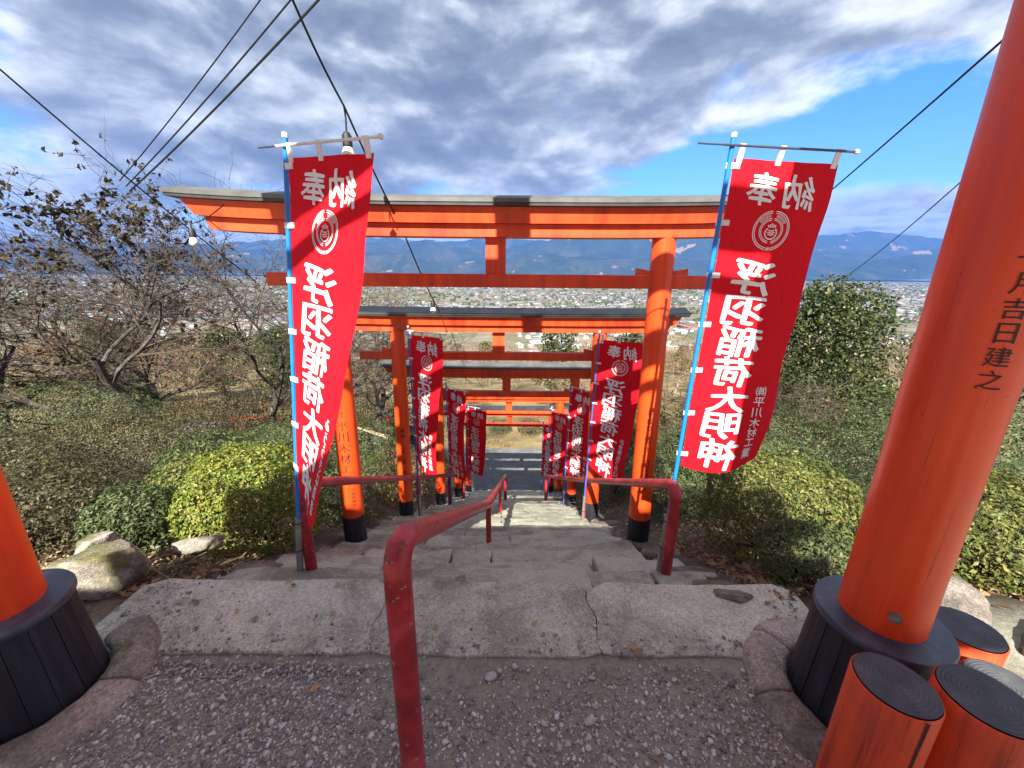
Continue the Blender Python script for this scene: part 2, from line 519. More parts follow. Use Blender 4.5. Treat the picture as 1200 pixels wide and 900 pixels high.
def f_bark(t, p, o):
    co = pos_co(t)
    a = t.noise(co, 9, 5, 0.65)
    c = t.ramp(a, [(0.35, (0.035, 0.030, 0.026)), (0.55, (0.085, 0.075, 0.066)), (0.75, (0.20, 0.19, 0.17))])
    t.l(c, p.inputs['Base Color'])
    p.inputs['Roughness'].default_value = 0.9
    bump(t, p, a, 0.5, 0.02)
BARK = mat('grey_brown_bark', f_bark)
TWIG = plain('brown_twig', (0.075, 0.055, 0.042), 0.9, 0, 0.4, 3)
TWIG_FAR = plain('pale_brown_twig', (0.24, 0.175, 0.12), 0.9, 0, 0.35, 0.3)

# ------------------------------------------------------------------ object helpers


def link(o, parent=None):
    COL.objects.link(o)
    if parent is not None:
        o.parent = parent
    return o


def mesh_np(name, V, F, mats, parent=None, smooth=False, mi=None, loc=None):
    """V (n,3) array, F list/array of faces; all faces of one size when F is an array"""
    me = bpy.data.meshes.new(name)
    V = np.asarray(V, dtype=np.float32)
    if isinstance(F, np.ndarray):
        k = F.shape[1]
        me.vertices.add(len(V))
        me.vertices.foreach_set('co', V.ravel())
        me.loops.add(F.size)
        me.loops.foreach_set('vertex_index', F.astype(np.int32).ravel())
        me.polygons.add(len(F))
        me.polygons.foreach_set('loop_start', np.arange(0, F.size, k, dtype=np.int32))
        me.polygons.foreach_set('loop_total', np.full(len(F), k, dtype=np.int32))
        me.update(calc_edges=True)
    else:
        me.from_pydata(V.tolist(), [], F)
        me.update()
    for m in (mats if isinstance(mats, (list, tuple)) else [mats]):
        me.materials.append(m)
    if mi is not None:
        me.polygons.foreach_set('material_index', np.asarray(mi, dtype=np.int32))
    if smooth:
        me.polygons.foreach_set('use_smooth', np.ones(len(me.polygons), dtype=bool))
    o = bpy.data.objects.new(name, me)
    if loc is not None:
        o.location = loc
    return link(o, parent)


def empty(name, loc, parent=None):
    o = bpy.data.objects.new(name, None)
    o.location = loc
    o.empty_display_size = 0.1
    return link(o, parent)


def tag(o, label=None, cat=None, group=None, kind=None):
    if label: o['label'] = label
    if cat: o['category'] = cat
    if group: o['group'] = group
    if kind: o['kind'] = kind
    return o


class MB:
    def __init__(self):
        self.v, self.f, self.m = [], [], []

    def add(self, V, F, m=0):
        b = len(self.v)
        self.v.extend([tuple(p) for p in V])
        self.f.extend([tuple(i + b for i in f) for f in F])
        self.m.extend([m] * len(F))

    def box(self, c, s, m=0, bev=0.0):
        cx, cy, cz = c
        hx, hy, hz = s[0] / 2, s[1] / 2, s[2] / 2
        if bev <= 0:
            V = [(cx + i * hx, cy + j * hy, cz + k * hz) for k in (-1, 1) for j in (-1, 1) for i in (-1, 1)]
            F = [(0, 2, 3, 1), (4, 5, 7, 6), (0, 1, 5, 4), (2, 6, 7, 3), (0, 4, 6, 2), (1, 3, 7, 5)]
            self.add(V, F, m)
            return
        bm = bmesh.new()
        bmesh.ops.create_cube(bm, size=1.0)
        for v in bm.verts:
            v.co = Vector((v.co.x * s[0] + cx, v.co.y * s[1] + cy, v.co.z * s[2] + cz))
        bmesh.ops.bevel(bm, geom=list(bm.edges), offset=bev, segments=2, affect='EDGES', profile=0.5)
        bm.verts.index_update()
        self.add([v.co[:] for v in bm.verts], [[v.index for v in f.verts] for f in bm.faces], m)
        bm.free()

    def tube(self, pts, rad, n=10, m=0, cap=True):
        pts = [Vector(p) for p in pts]
        if isinstance(rad, (int, float)):
            rad = [rad] * len(pts)
        V, F = [], []
        up = None
        for i, p in enumerate(pts):
            d = (pts[min(i + 1, len(pts) - 1)] - pts[max(i - 1, 0)]).normalized()
            if up is None:
                a = Vector((1, 0, 0)) if abs(d.x) < 0.9 else Vector((0, 1, 0))
                up = d.cross(a).normalized()
            else:
                up = (up - d * up.dot(d)).normalized()
            s = d.cross(up)
            for k in range(n):
                t = 2 * math.pi * k / n
                V.append(p + (up * math.cos(t) + s * math.sin(t)) * rad[i])
        for i in range(len(pts) - 1):
            for k in range(n):
                a, b = i * n + k, i * n + (k + 1) % n
                F.append((a, b, b + n, a + n))
        if cap:
            F.append(tuple(range(n - 1, -1, -1)))
            F.append(tuple(range((len(pts) - 1) * n, len(pts) * n)))
        self.add(V, F, m)

    def lathe(self, prof, n=32, c=(0, 0, 0), m=0, cap0=True, cap1=True):
        V, F = [], []
        for r, z in prof:
            for k in range(n):
                t = 2 * math.pi * k / n
                V.append((c[0] + r * math.cos(t), c[1] + r * math.sin(t), c[2] + z))
        for i in range(len(prof) - 1):
            for k in range(n):
                a, b = i * n + k, i * n + (k + 1) % n
                F.append((a, b, b + n, a + n))
        if cap0: F.append(tuple(range(n - 1, -1, -1)))
        if cap1: F.append(tuple(range((len(prof) - 1) * n, len(prof) * n)))
        self.add(V, F, m)

    def build(self, name, mats, parent=None, smooth=False, loc=None):
        o = mesh_np(name, np.array(self.v, dtype=np.float32), self.f, mats, parent, False, self.m, loc)
        if smooth:
            me = o.data
            me.polygons.foreach_set('use_smooth', np.ones(len(me.polygons), dtype=bool))
            me.set_sharp_from_angle(angle=R(40))
        return o


def copy_tree(o, parent=None):
    c = o.copy()
    COL.objects.link(c)
    c.parent = parent
    for ch in list(o.children):
        copy_tree(ch, c)
    return c


def nz(x, y, z=0.0):
    return mnoise.noise(Vector((x, y, z)))


# ------------------------------------------------------------------ terrain
SL = 0.554          # fall of the stairs
Y0, Y1 = 1.66, 11.9
ROADZ = -SL * (Y1 - Y0)


def sstep(a, b, x):
    t = min(1.0, max(0.0, (x - a) / (b - a)))
    return t * t * (3 - 2 * t)


def path_z(y):
    if y < Y0: return 0.0
    if y < Y1: return -SL * (y - Y0)
    return ROADZ


def side_z(x, y):
    s = 0.40 if x > 0 else 0.37
    if y < 1.35: return 0.0
    if y < 12.0:
        return -s * (y - 1.35)
    b = -s * (12.0 - 1.35)
    return b + (ROADZ - b) * sstep(12.0, 13.6, y)


def ground_z(x, y):
    w = sstep(1.25, 2.9, abs(x + 0.15))
    p = path_z(y)
    if y < 16.2:
        z = p + (side_z(x, y) - p) * w
        if y > 1.4 and w > 0:
            z += w * 0.06 * nz(x * 0.9, y * 0.9) * min(1, (y - 1.4))
        if x > 1.35 and y < 2.2:
            z += 0.10 * sstep(1.45, 2.0, x) * (1 - sstep(1.6, 2.6, y))
        if 1.40 < y < 11.9:
            z -= 0.30 * (1 - sstep(1.12, 1.36, abs(x + 0.22))) * sstep(1.4, 1.7, y) * (1 - sstep(11.5, 11.9, y))
        return z - 0.02 * (1 - w) * (1 if y > 1.25 else 0)
    if y < 20:
        return ROADZ - 0.05 * (y - 16.2) + 0.1 * nz(x * 0.4, y * 0.4)
    z = ROADZ - 0.19 - (0.225 * (y - 20)) * (1 + 0.1 * nz(x * 0.02, y * 0.02)) + 1.2 * nz(x * 0.06, y * 0.06) * min(1, (y - 20) / 15)
    return max(z, -120.0)


def build_ground():
    def axis(lo, hi, n, near, c=0.0):
        # dense near c, growing outward
        k = np.linspace(-1, 1, n)
        a = 9.5
        s = np.sinh(a * k) / np.sinh(a)
        s = np.where(s < 0, -s * (lo - c), s * (hi - c)) + c
        return s
    xs = np.unique(np.concatenate([np.arange(-6, 6.01, 0.16), axis(-16000, 16000, 170, 0)]))
    ys = np.unique(np.concatenate([np.arange(0.2, 16.5, 0.16), np.linspace(-40, 0.2, 14), np.geomspace(16.5, 17000, 150)]))
    X, Y = np.meshgrid(xs, ys)
    Z = np.array([[ground_z(float(x), float(y)) for x in xs] for y in ys])
    V = np.stack([X, Y, Z], -1).reshape(-1, 3)
    nx = len(xs)
    i, j = np.meshgrid(np.arange(nx - 1), np.arange(len(ys) - 1))
    a = (j * nx + i).ravel()
    F = np.stack([a, a + 1, a + 1 + nx, a + nx], 1)
    o = mesh_np('ground', V, F, GROUND, smooth=True)
    tag(o, kind='structure', label='earth hillside with gravel landing, dry grass and fields on the plain')
    return o


build_ground()

# mountains across the plain: three ranges, each a height field


def mountain(name, ydist, depth, prof, seed, label, amp=0.2, halfw=None):
    nx, ny = 260, 40
    hw = halfw or ydist * 1.7
    xs = np.linspace(-hw, hw, nx)
    V = []
    px, pz = zip(*prof)
    for j in range(ny):
        v = j / (ny - 1)
        for x in xs:
            ang = x / ydist
            h = np.interp(ang, px, pz) * ydist
            env = math.sin(math.pi * min(1, v * 0.9 + 0.02)) ** 0.8
            rid = 1 - abs(mnoise.fractal(Vector((x * 0.00055 + seed, v * depth * 0.00055, seed * 1.3)), 0.9, 2.1, 5))
            z = h * env * (1 - amp + amp * rid * 1.15)
            V.append((x, ydist + (v - 0.5) * depth, -121 + max(0, z) - (3 if j in (0, ny - 1) else 0)))
    i, j = np.meshgrid(np.arange(nx - 1), np.arange(ny - 1))
    a = (j * nx + i).ravel()
    F = np.stack([a, a + 1, a + 1 + nx, a + nx], 1)
    o = mesh_np(name, np.array(V), F, MTN, smooth=True)
    tag(o, label=label, kind='structure')


mountain('far_mountains', 19000, 4000, [(-2, .055), (-1.2, .075), (-0.8, .07), (-0.5, .086), (-0.40, .094), (-0.3, .088), (-0.15, .082), (-0.05, .09), (0.05, .085), (0.2, .08), (0.5, .095), (0.62, .09), (0.75, .102), (0.86, .112), (0.95, .106), (1.05, .095), (1.2, .1), (2, .07)], 3.1,
         'palest and farthest blue mountain range on the horizon', 0.12)
mountain('middle_mountains', 14500, 3400, [(-2, .05), (-0.9, .06), (-0.55, .066), (-0.42, .075), (-0.3, .078), (-0.2, .086), (-0.12, .07), (-0.03, .062), (0.06, .092), (0.14, .108), (0.2, .112), (0.27, .122), (0.34, .112), (0.42, .112), (0.5, .1), (0.6, .086), (0.75, .07), (0.9, .066), (1.05, .08), (1.25, .07), (2, .05)], 9.7,
         'broad wooded mountain with bare brown clearings across the plain', 0.2)
mountain('near_foothills', 11800, 2200, [(-2, .03), (-0.8, .034), (-0.45, .05), (-0.36, .06), (-0.27, .056), (-0.2, .046), (-0.1, .04), (0.0, .045), (0.1, .06), (0.2, .05), (0.3, .046), (0.42, .05), (0.55, .042), (0.7, .03), (0.85, .038), (0.98, .062), (1.08, .066), (1.2, .046), (2, .03)], 21.4,
         'dark blue foothills at the far edge of the plain', 0.25)

# ------------------------------------------------------------------ town on the plain


def f_townwall(t, p, o):
    r = island(t)
    c = t.ramp(r, [(0.0, (0.22, 0.20, 0.18)), (0.3, (0.36, 0.34, 0.31)), (0.45, (0.19, 0.165, 0.135)), (0.64, (0.46, 0.45, 0.43)), (0.70, (0.17, 0.175, 0.18)), (0.9, (0.30, 0.23, 0.17))], 'CONSTANT')
    t.l(c, p.inputs['Base Color'])
    p.inputs['Roughness'].default_value = 0.8


def f_townroof(t, p, o):
    r = island(t)
    c = t.ramp(r, [(0.0, (0.10, 0.105, 0.115)), (0.30, (0.17, 0.175, 0.185)), (0.52, (0.30, 0.305, 0.31)), (0.64, (0.17, 0.11, 0.085)), (0.74, (0.22, 0.25, 0.29)), (0.88, (0.44, 0.44, 0.44)), (0.94, (0.30, 0.12, 0.09)), (0.975, (0.15, 0.30, 0.33))], 'CONSTANT')
    t.l(c, p.inputs['Base Color'])
    p.inputs['Roughness'].default_value = 0.6
TWALL = mat('far_house_walls', f_townwall)
TROOF = mat('far_house_roofs', f_townroof)


def m_obj_rand(name, stops, rough):
    def f(t, p, o):
        r = t.n('ShaderNodeObjectInfo').outputs['Random']
        t.l(t.ramp(r, stops, 'CONSTANT'), p.inputs['Base Color'])
        p.inputs['Roughness'].default_value = rough
    return mat(name, f)
HWALL = m_obj_rand('house_wall_plaster', [(0.0, (0.6, 0.58, 0.54)), (0.3, (0.7, 0.7, 0.69)), (0.5, (0.48, 0.42, 0.35)), (0.65, (0.72, 0.7, 0.66)), (0.85, (0.4, 0.4, 0.4))], 0.8)
HROOF = m_obj_rand('house_roof_tiles', [(0.0, (0.13, 0.14, 0.155)), (0.3, (0.22, 0.23, 0.25)), (0.5, (0.45, 0.46, 0.47)), (0.65, (0.30, 0.31, 0.34)), (0.8, (0.24, 0.15, 0.12)), (0.92, (0.58, 0.58, 0.58))], 0.5)
HWIN = plain('house_window_glass', (0.06, 0.07, 0.085), 0.2)


def house_mesh(kind):
    b = MB()
    L, W, H, RH = [(11, 8, 5.2, 2.6), (15, 9, 3.6, 2.4), (20, 13, 6.5, 0.9), (9, 8, 5.6, 2.2)][kind]
    b.box((0, 0, H / 2), (L, W, H), 0)
    e = 0.8
    V = [(-L / 2 - e, -W / 2 - e, H - .1), (L / 2 + e, -W / 2 - e, H - .1), (L / 2 + e, W / 2 + e, H - .1), (-L / 2 - e, W / 2 + e, H - .1), (-L / 2 + (0.2 if kind != 3 else 2.5), 0, H + RH), (L / 2 - (0.2 if kind != 3 else 2.5), 0, H + RH)]
    b.add(V, [(0, 1, 5, 4), (2, 3, 4, 5), (1, 2, 5), (3, 0, 4), (3, 2, 1, 0)], 1)
    for s in (-1, 1):
        for k in range(3):
            for st in range(2 if H > 5 else 1):
                b.box((-L / 3 + k * L / 3, s * (W / 2 + .02), 1.6 + st * 2.7), (L * .16, .1, 1.2), 2)
    me = bpy.data.meshes.new('house')
    me.from_pydata(b.v, [], b.f)
    for m in (HWALL, HROOF, HWIN): me.materials.append(m)
    me.polygons.foreach_set('material_index', b.m)
    return me


def build_town():
    hm = [house_mesh(k) for k in range(4)]
    r = np.random.default_rng(11)
    n = 0
    spots = []
    while n < 260:
        d = r.uniform(430, 900)
        ang = r.uniform(-0.95, 1.15)
        x = d * ang
        if nz(x * 0.006, d * 0.006, 4.2) < -0.12 + 0.25 * r.random(): continue
        if any((x - a) ** 2 + (d - b_) ** 2 < 17 ** 2 for a, b_ in spots): continue
        spots.append((x, d))
        o = bpy.data.objects.new('house', hm[int(r.choice([0, 0, 1, 2, 3]))])
        o.location = (x, d, ground_z(x, d) - 0.3)
        base = 0.35 if nz(x * .002, d * .002) > 0 else -0.2
        o.rotation_euler.z = base + r.choice([0, math.pi / 2]) + r.normal(0, .06)
        s = r.uniform(.75, 1.2)
        o.scale = (s, s, s)
        link(o)
        tag(o, 'small house with pitched roof in the nearer part of the town below', 'house', 'houses in the nearer part of the town')
        n += 1
    # the rest of the town, too far to tell apart
    N = 9500
    d = np.exp(r.uniform(math.log(900), math.log(9500), N * 2))
    ang = r.uniform(-1.25, 1.3, N * 2)
    x = d * ang
    keep = np.array([nz(a * .0011, b * .0011, 2.2) + 0.6 * nz(a * .004, b * .004, 7.7) > -0.05 - 0.25 * c for a, b, c in zip(x, d, r.random(N * 2))])
    x, d = x[keep][:N], d[keep][:N]
    N = len(x)
    far = d / 3000
    L = r.uniform(9, 20, N) * (1 + 0.25 * far) * np.where(r.random(N) < .08, 2.6, 1)
    W = L * r.uniform(.5, .9, N)
    H = r.uniform(3.5, 8, N) * (1 + .1 * far)
    RH = np.where(r.random(N) < .3, .4, H * .35)
    th = r.choice([0, math.pi / 2], N) + np.array([0.5 * nz(a * .0006, b * .0006) for a, b in zip(x, d)])
    ct, s_ = np.cos(th), np.sin(th)
    def P(lx, ly, lz):
        return np.stack([x + lx * ct - ly * s_, d + lx * s_ + ly * ct, -120.2 + lz], 1)
    hw, hl = W / 2, L / 2
    z0 = np.zeros(N)
    Vw = np.stack([P(-hl, -hw, z0), P(hl, -hw, z0), P(hl, hw, z0), P(-hl, hw, z0), P(-hl, -hw, H), P(hl, -hw, H), P(hl, hw, H), P(-hl, hw, H)], 1)
    Fw = np.array([[0, 1, 5, 4], [1, 2, 6, 5], [2, 3, 7, 6], [3, 0, 4, 7]])
    F = (np.arange(N)[:, None, None] * 8 + Fw[None]).reshape(-1, 4)
    hl2, hw2 = hl + .6, hw + .6
    Vr = np.stack([P(-hl2, -hw2, H), P(hl2, -hw2, H), P(hl2, hw2, H), P(-hl2, hw2, H), P(-hl, z0, H + RH), P(hl, z0, H + RH)], 1)
    Fr = np.array([[0, 1, 5], [0, 5, 4], [2, 3, 4], [2, 4, 5], [1, 2, 5], [3, 0, 4]])
    Fr = (np.arange(N)[:, None, None] * 6 + Fr[None]).reshape(-1, 3)
    o = mesh_np('distant_town_buildings', Vw.reshape(-1, 3), F, TWALL)
    tag(o, 'pale mass of distant town buildings spread over the plain', kind='stuff')
    ro = mesh_np('roofs', Vr.reshape(-1, 3), Fr, TROOF, o)
    tag(ro, kind='stuff')
    # groves on the plain
    N = 2600
    d = np.exp(r.uniform(math.log(950), math.log(9000), N)); x = d * r.uniform(-1.3, 1.35, N)
    bm = bmesh.new(); bmesh.ops.create_icosphere(bm, subdivisions=1, radius=1)
    iv = np.array([v.co[:] for v in bm.verts]); bm.verts.index_update()
    fi = np.array([[v.index for v in f.verts] for f in bm.faces]); bm.free()
    sx = r.uniform(4, 11, N) * (1 + d / 3500); sz = r.uniform(4, 9, N)
    gz = np.array([ground_z(float(a), float(b)) for a, b in zip(x, d)])
    V = iv[None] * (1 + 0.35 * r.standard_normal((N, len(iv), 1)).clip(-1, 1)) * np.stack([sx, sx, sz], 1)[:, None] + np.stack([x, d, gz + sz * .5], 1)[:, None]
    F = (np.arange(N)[:, None, None] * len(iv) + fi[None]).reshape(-1, 3)
    o = mesh_np('distant_groves', V.reshape(-1, 3), F, AZ_DARK)
    tag(o, 'dark green groves scattered among the distant town and fields', kind='stuff')


build_town()

# ------------------------------------------------------------------ road at the foot of the stairs


def build_road():
    V, F = [], []
    xs = np.linspace(-16, 12, 57)
    for x in xs:
        bend = 0.012 * (x - 1) ** 2
        V.append((x, Y1 - 0.1 + bend * .6, ROADZ + .006)); V.append((x, Y1 + 3.3 + bend, ROADZ + .006))
    for i in range(len(xs) - 1):
        F.append((2 * i, 2 * i + 2, 2 * i + 3, 2 * i + 1))
    tag(mesh_np('road', V, F, ASPH), 'grey asphalt lane crossing at the foot of the stairs', kind='structure')


build_road()

# ------------------------------------------------------------------ stairs


def stone_piece(name, outline, zt, thick, parent, m, seed, rough=0.012, tilt=(0, 0), edge=0.02):
    """a slab piece: outline in plan (ccw), domed worn top, rounded rim"""
    cx = sum(p[0] for p in outline) / len(outline); cy = sum(p[1] for p in outline) / len(outline)
    # refine the outline
    pts = []
    n = len(outline)
    for i in range(n):
        a, b = outline[i], outline[(i + 1) % n]
        L = math.hypot(b[0] - a[0], b[1] - a[1])
        k = max(1, int(L / 0.07))
        for q in range(k):
            t = q / k
            pts.append((a[0] + (b[0] - a[0]) * t, a[1] + (b[1] - a[1]) * t))
    pts = [(x + rough * nz(x * 9, y * 9, seed), y + rough * nz(x * 9, y * 9, seed + 5)) for x, y in pts]
    V, F = [], []
    n = len(pts)
    for s, dz in ((1.0, -thick), (1.0, -edge), (1 - edge * .5 / .2, -edge * .3), (0.8, 0.0), (0.45, 0.002)):
        for x, y in pts:
            X = cx + (x - cx) * s; Y = cy + (y - cy) * s
            z = zt + dz + tilt[0] * (X - cx) + tilt[1] * (Y - cy)
            if dz > -thick:
                z += rough * 0.9 * nz(X * 5, Y * 5, seed) + rough * .4 * nz(X * 14, Y * 14, seed)
            V.append((X, Y, z))
    V.append((cx, cy, zt + .002))
    for r_ in range(4):
        for k in range(n):
            a, b = r_ * n + k, r_ * n + (k + 1) % n
            F.append((a, b, b + n, a + n))
    for k in range(n):
        F.append((4 * n + k, 4 * n + (k + 1) % n, 5 * n))
    o = mesh_np(name, V, F, m, parent, smooth=True)
    o.data.set_sharp_from_angle(angle=R(28))
    return o


def build_stairs():
    # bed below the stones
    b = MB()
    V, F = [], []
    run = 0.30
    nstep = int(round((Y1 - Y0) / run))
    run = (Y1 - Y0) / nstep
    rise = -ROADZ / nstep
    prof = [(1.30, -0.05), (Y0 - .05, -.05)] + [(Y0 + k * .3, -SL * k * .3 - .135) for k in range(int((Y1 - Y0) / .3) + 1)] + [(Y1 + .02, ROADZ - .035)]
    for y, z in prof:
        V += [(-1.62, y, z), (1.22, y, z)]
    for i in range(len(prof) - 1):
        F.append((2 * i, 2 * i + 1, 2 * i + 3, 2 * i + 2))
    st = mesh_np('stone_stairs', V, F, MORTAR)
    tag(st, 'steep worn stone stairs descending between the torii gates', kind='structure')
    # the top slab, poured in three bays
    r = random.Random(5)
    y_far = lambda x: Y0 + 0.05 + 0.022 * nz(x * 1.7, 3.3) + 0.014 * nz(x * 6, 1.1)
    cuts = [-1.95, -0.62, 0.42, 1.5]
    for k in range(3):
        x0, x1 = cuts[k] + .004, cuts[k + 1] - .004
        xs = np.linspace(x0, x1, 14)
        near = [(float(x), 1.29 + .018 * nz(float(x) * 3, 8.8)) for x in xs]
        far = [(float(x), y_far(float(x))) for x in xs[::-1]]
        wob = lambda xx, yy: xx + (.07 * nz(yy * 4.5, xx * 3) + .02 * nz(yy * 15, 2.2) if abs(xx + .225) < 1.2 else 0)
        sideR = [(wob(cuts[k + 1], yy) - .002, yy) for yy in np.linspace(1.31, 1.66, 9)]
        sideL = [(wob(cuts[k], yy) + .002, yy) for yy in np.linspace(1.66, 1.31, 9)]
        near, far = near[1:-1] + sideR, far[1:-1] + sideL
        stone_piece('slab', near + far, -0.002, 0.12, st, SLAB, 3.0 + k, 0.005, edge=0.006)
    # treads: rows of uneven stones
    for i in range(nstep):
        y0 = Y0 + i * run + 0.02
        z = -(i + 1) * rise
        xL, xR = -1.52 + r.uniform(-.06, .06), 1.06 + r.uniform(-.06, .06)
        if i < 2: xL, xR = -1.72 + .1 * i, 1.3 - .1 * i
        x = xL
        seed = i * 3.7
        yb = lambda xx, j: Y0 + j * run + 0.08 * nz(xx * 1.3, j * 2.3) + 0.055 * nz(xx * 4.2, j * 1.9) + 0.03
        while x < xR - 0.05:
            wd = r.uniform(.3, .8) if r.random() < .6 else r.uniform(.8, 1.5)
            x1 = min(xR, x + wd)
            if xR - x1 < .2: x1 = xR
            sk0, sk1 = r.uniform(-.05, .05), r.uniform(-.05, .05)
            g = 0.009
            k = max(3, int((x1 - x) / .09))
            xs = [x + g + (x1 - x - 2 * g) * t / (k - 1) for t in range(k)]
            near = [(xx, yb(xx, i) - 0.08) for xx in xs]       # runs back under the step above
            far = [(xx + (sk0 if t == 0 else 0), yb(xx, i + 1) + r.uniform(-.012, .018)) for t, xx in enumerate(xs)][::-1]
            stone_piece('step_stone', near + far, z + .050 + r.uniform(-.014, .014), 0.18, st, STEP, seed + x, 0.010, (r.uniform(-.02, .02), -.36 + r.uniform(-.04, .04)), 0.010)
            x = x1 + (r.uniform(0.0, .006))
    # mossy edge stones either side of the top steps
    for sx in (-1, 1):
        for i in range(26):
            y = 1.74 + i * .30
            base = -1.66 if sx < 0 else 1.21
            xw = r.uniform(.22, .36)
            cx = base + r.uniform(-.05, .05) - (sx * .0 if i else 0)
            z = path_z(y + .02) - .012 + r.uniform(-.02, .03)
            out = []
            for k in range(8):
                t = 2 * math.pi * k / 8
                out.append((cx + xw * .62 * math.cos(t) * r.uniform(.8, 1.1), y + .16 * math.sin(t) * r.uniform(.8, 1.15)))
            stone_piece('edge_stone', out, z, 0.2, st, EDGE_STONE, i * 2.2 + sx, 0.03, (sx * r.uniform(-.02, .12), r.uniform(-.55, -.35)), 0.03)
    return st


build_stairs()

# ------------------------------------------------------------------ lettering
_glyph = {}


def glyph(ch, bold):
    key = (ch, bold)
    if key not in _glyph:
        c = bpy.data.curves.new('glyph', 'FONT')
        c.body = ch
        c.offset = bold
        c.resolution_u = 3
        o = bpy.data.objects.new('glyph', c)
        COL.objects.link(o)
        dg = bpy.context.evaluated_depsgraph_get()
        me = bpy.data.meshes.new_from_object(o.evaluated_get(dg))
        V = np.array([v.co[:] for v in me.vertices]).reshape(-1, 3)
        F = [tuple(p.vertices) for p in me.polygons]
        bpy.data.objects.remove(o); bpy.data.curves.remove(c); bpy.data.meshes.remove(me)
        if len(V):
            lo, hi = V.min(0), V.max(0)
            cx, cy = (lo[0] + hi[0]) / 2, (lo[1] + hi[1]) / 2
            V = V[:, :2] - np.array([cx, cy])
            V = V / max(hi[0] - lo[0], hi[1] - lo[1])
        _glyph[key] = (V, F)
    return _glyph[key]


# ------------------------------------------------------------------ torii


def bar_sweep(xs, zfun, prof, mslots):
    """sweep a closed (y,z) profile along x; zfun(x) lifts it"""
    V, F, M = [], [], []
    n = len(prof[0])
    for i, x in enumerate(xs):
        pr = prof[i]
        for (dx, y, z) in pr:
            V.append((x + dx, y, z + zfun(x)))
    for i in range(len(xs) - 1):
        for k in range(n):
            a, b = i * n + k, i * n + (k + 1) % n
            F.append((a, b, b + n, a + n)); M.append(mslots)
    F.append(tuple(range(n - 1, -1, -1))); M.append(mslots)
    F.append(tuple(range((len(xs) - 1) * n, len(xs) * n))); M.append(mslots)
    return V, F, M


def text_on_pillar(chars, ax, r_fun, zt, step, size, ang, parent, bold=0.02, mat_=None, name='inscription', gaps=None):
    """vertical column of characters wrapped on the pillar; ax(z)->axis point, ang = bearing of the column"""
    b = MB()
    z = zt
    for ci, ch in enumerate(chars):
        if ch == ' ':
            z -= step * 0.7
            continue
        V, F = glyph(ch, 0.0)
        out = []
        for u, v in V:
            zz = z - step / 2 + v * size
            c = ax(zz); r_ = r_fun(zz) + 0.0025
            a = ang + u * size / r_
            out.append((c[0] + r_ * math.cos(a), c[1] + r_ * math.sin(a), zz))
        b.add(out, F)
        z -= step
    return tag(b.build(name, mat_ or INK, parent), kind='stuff')


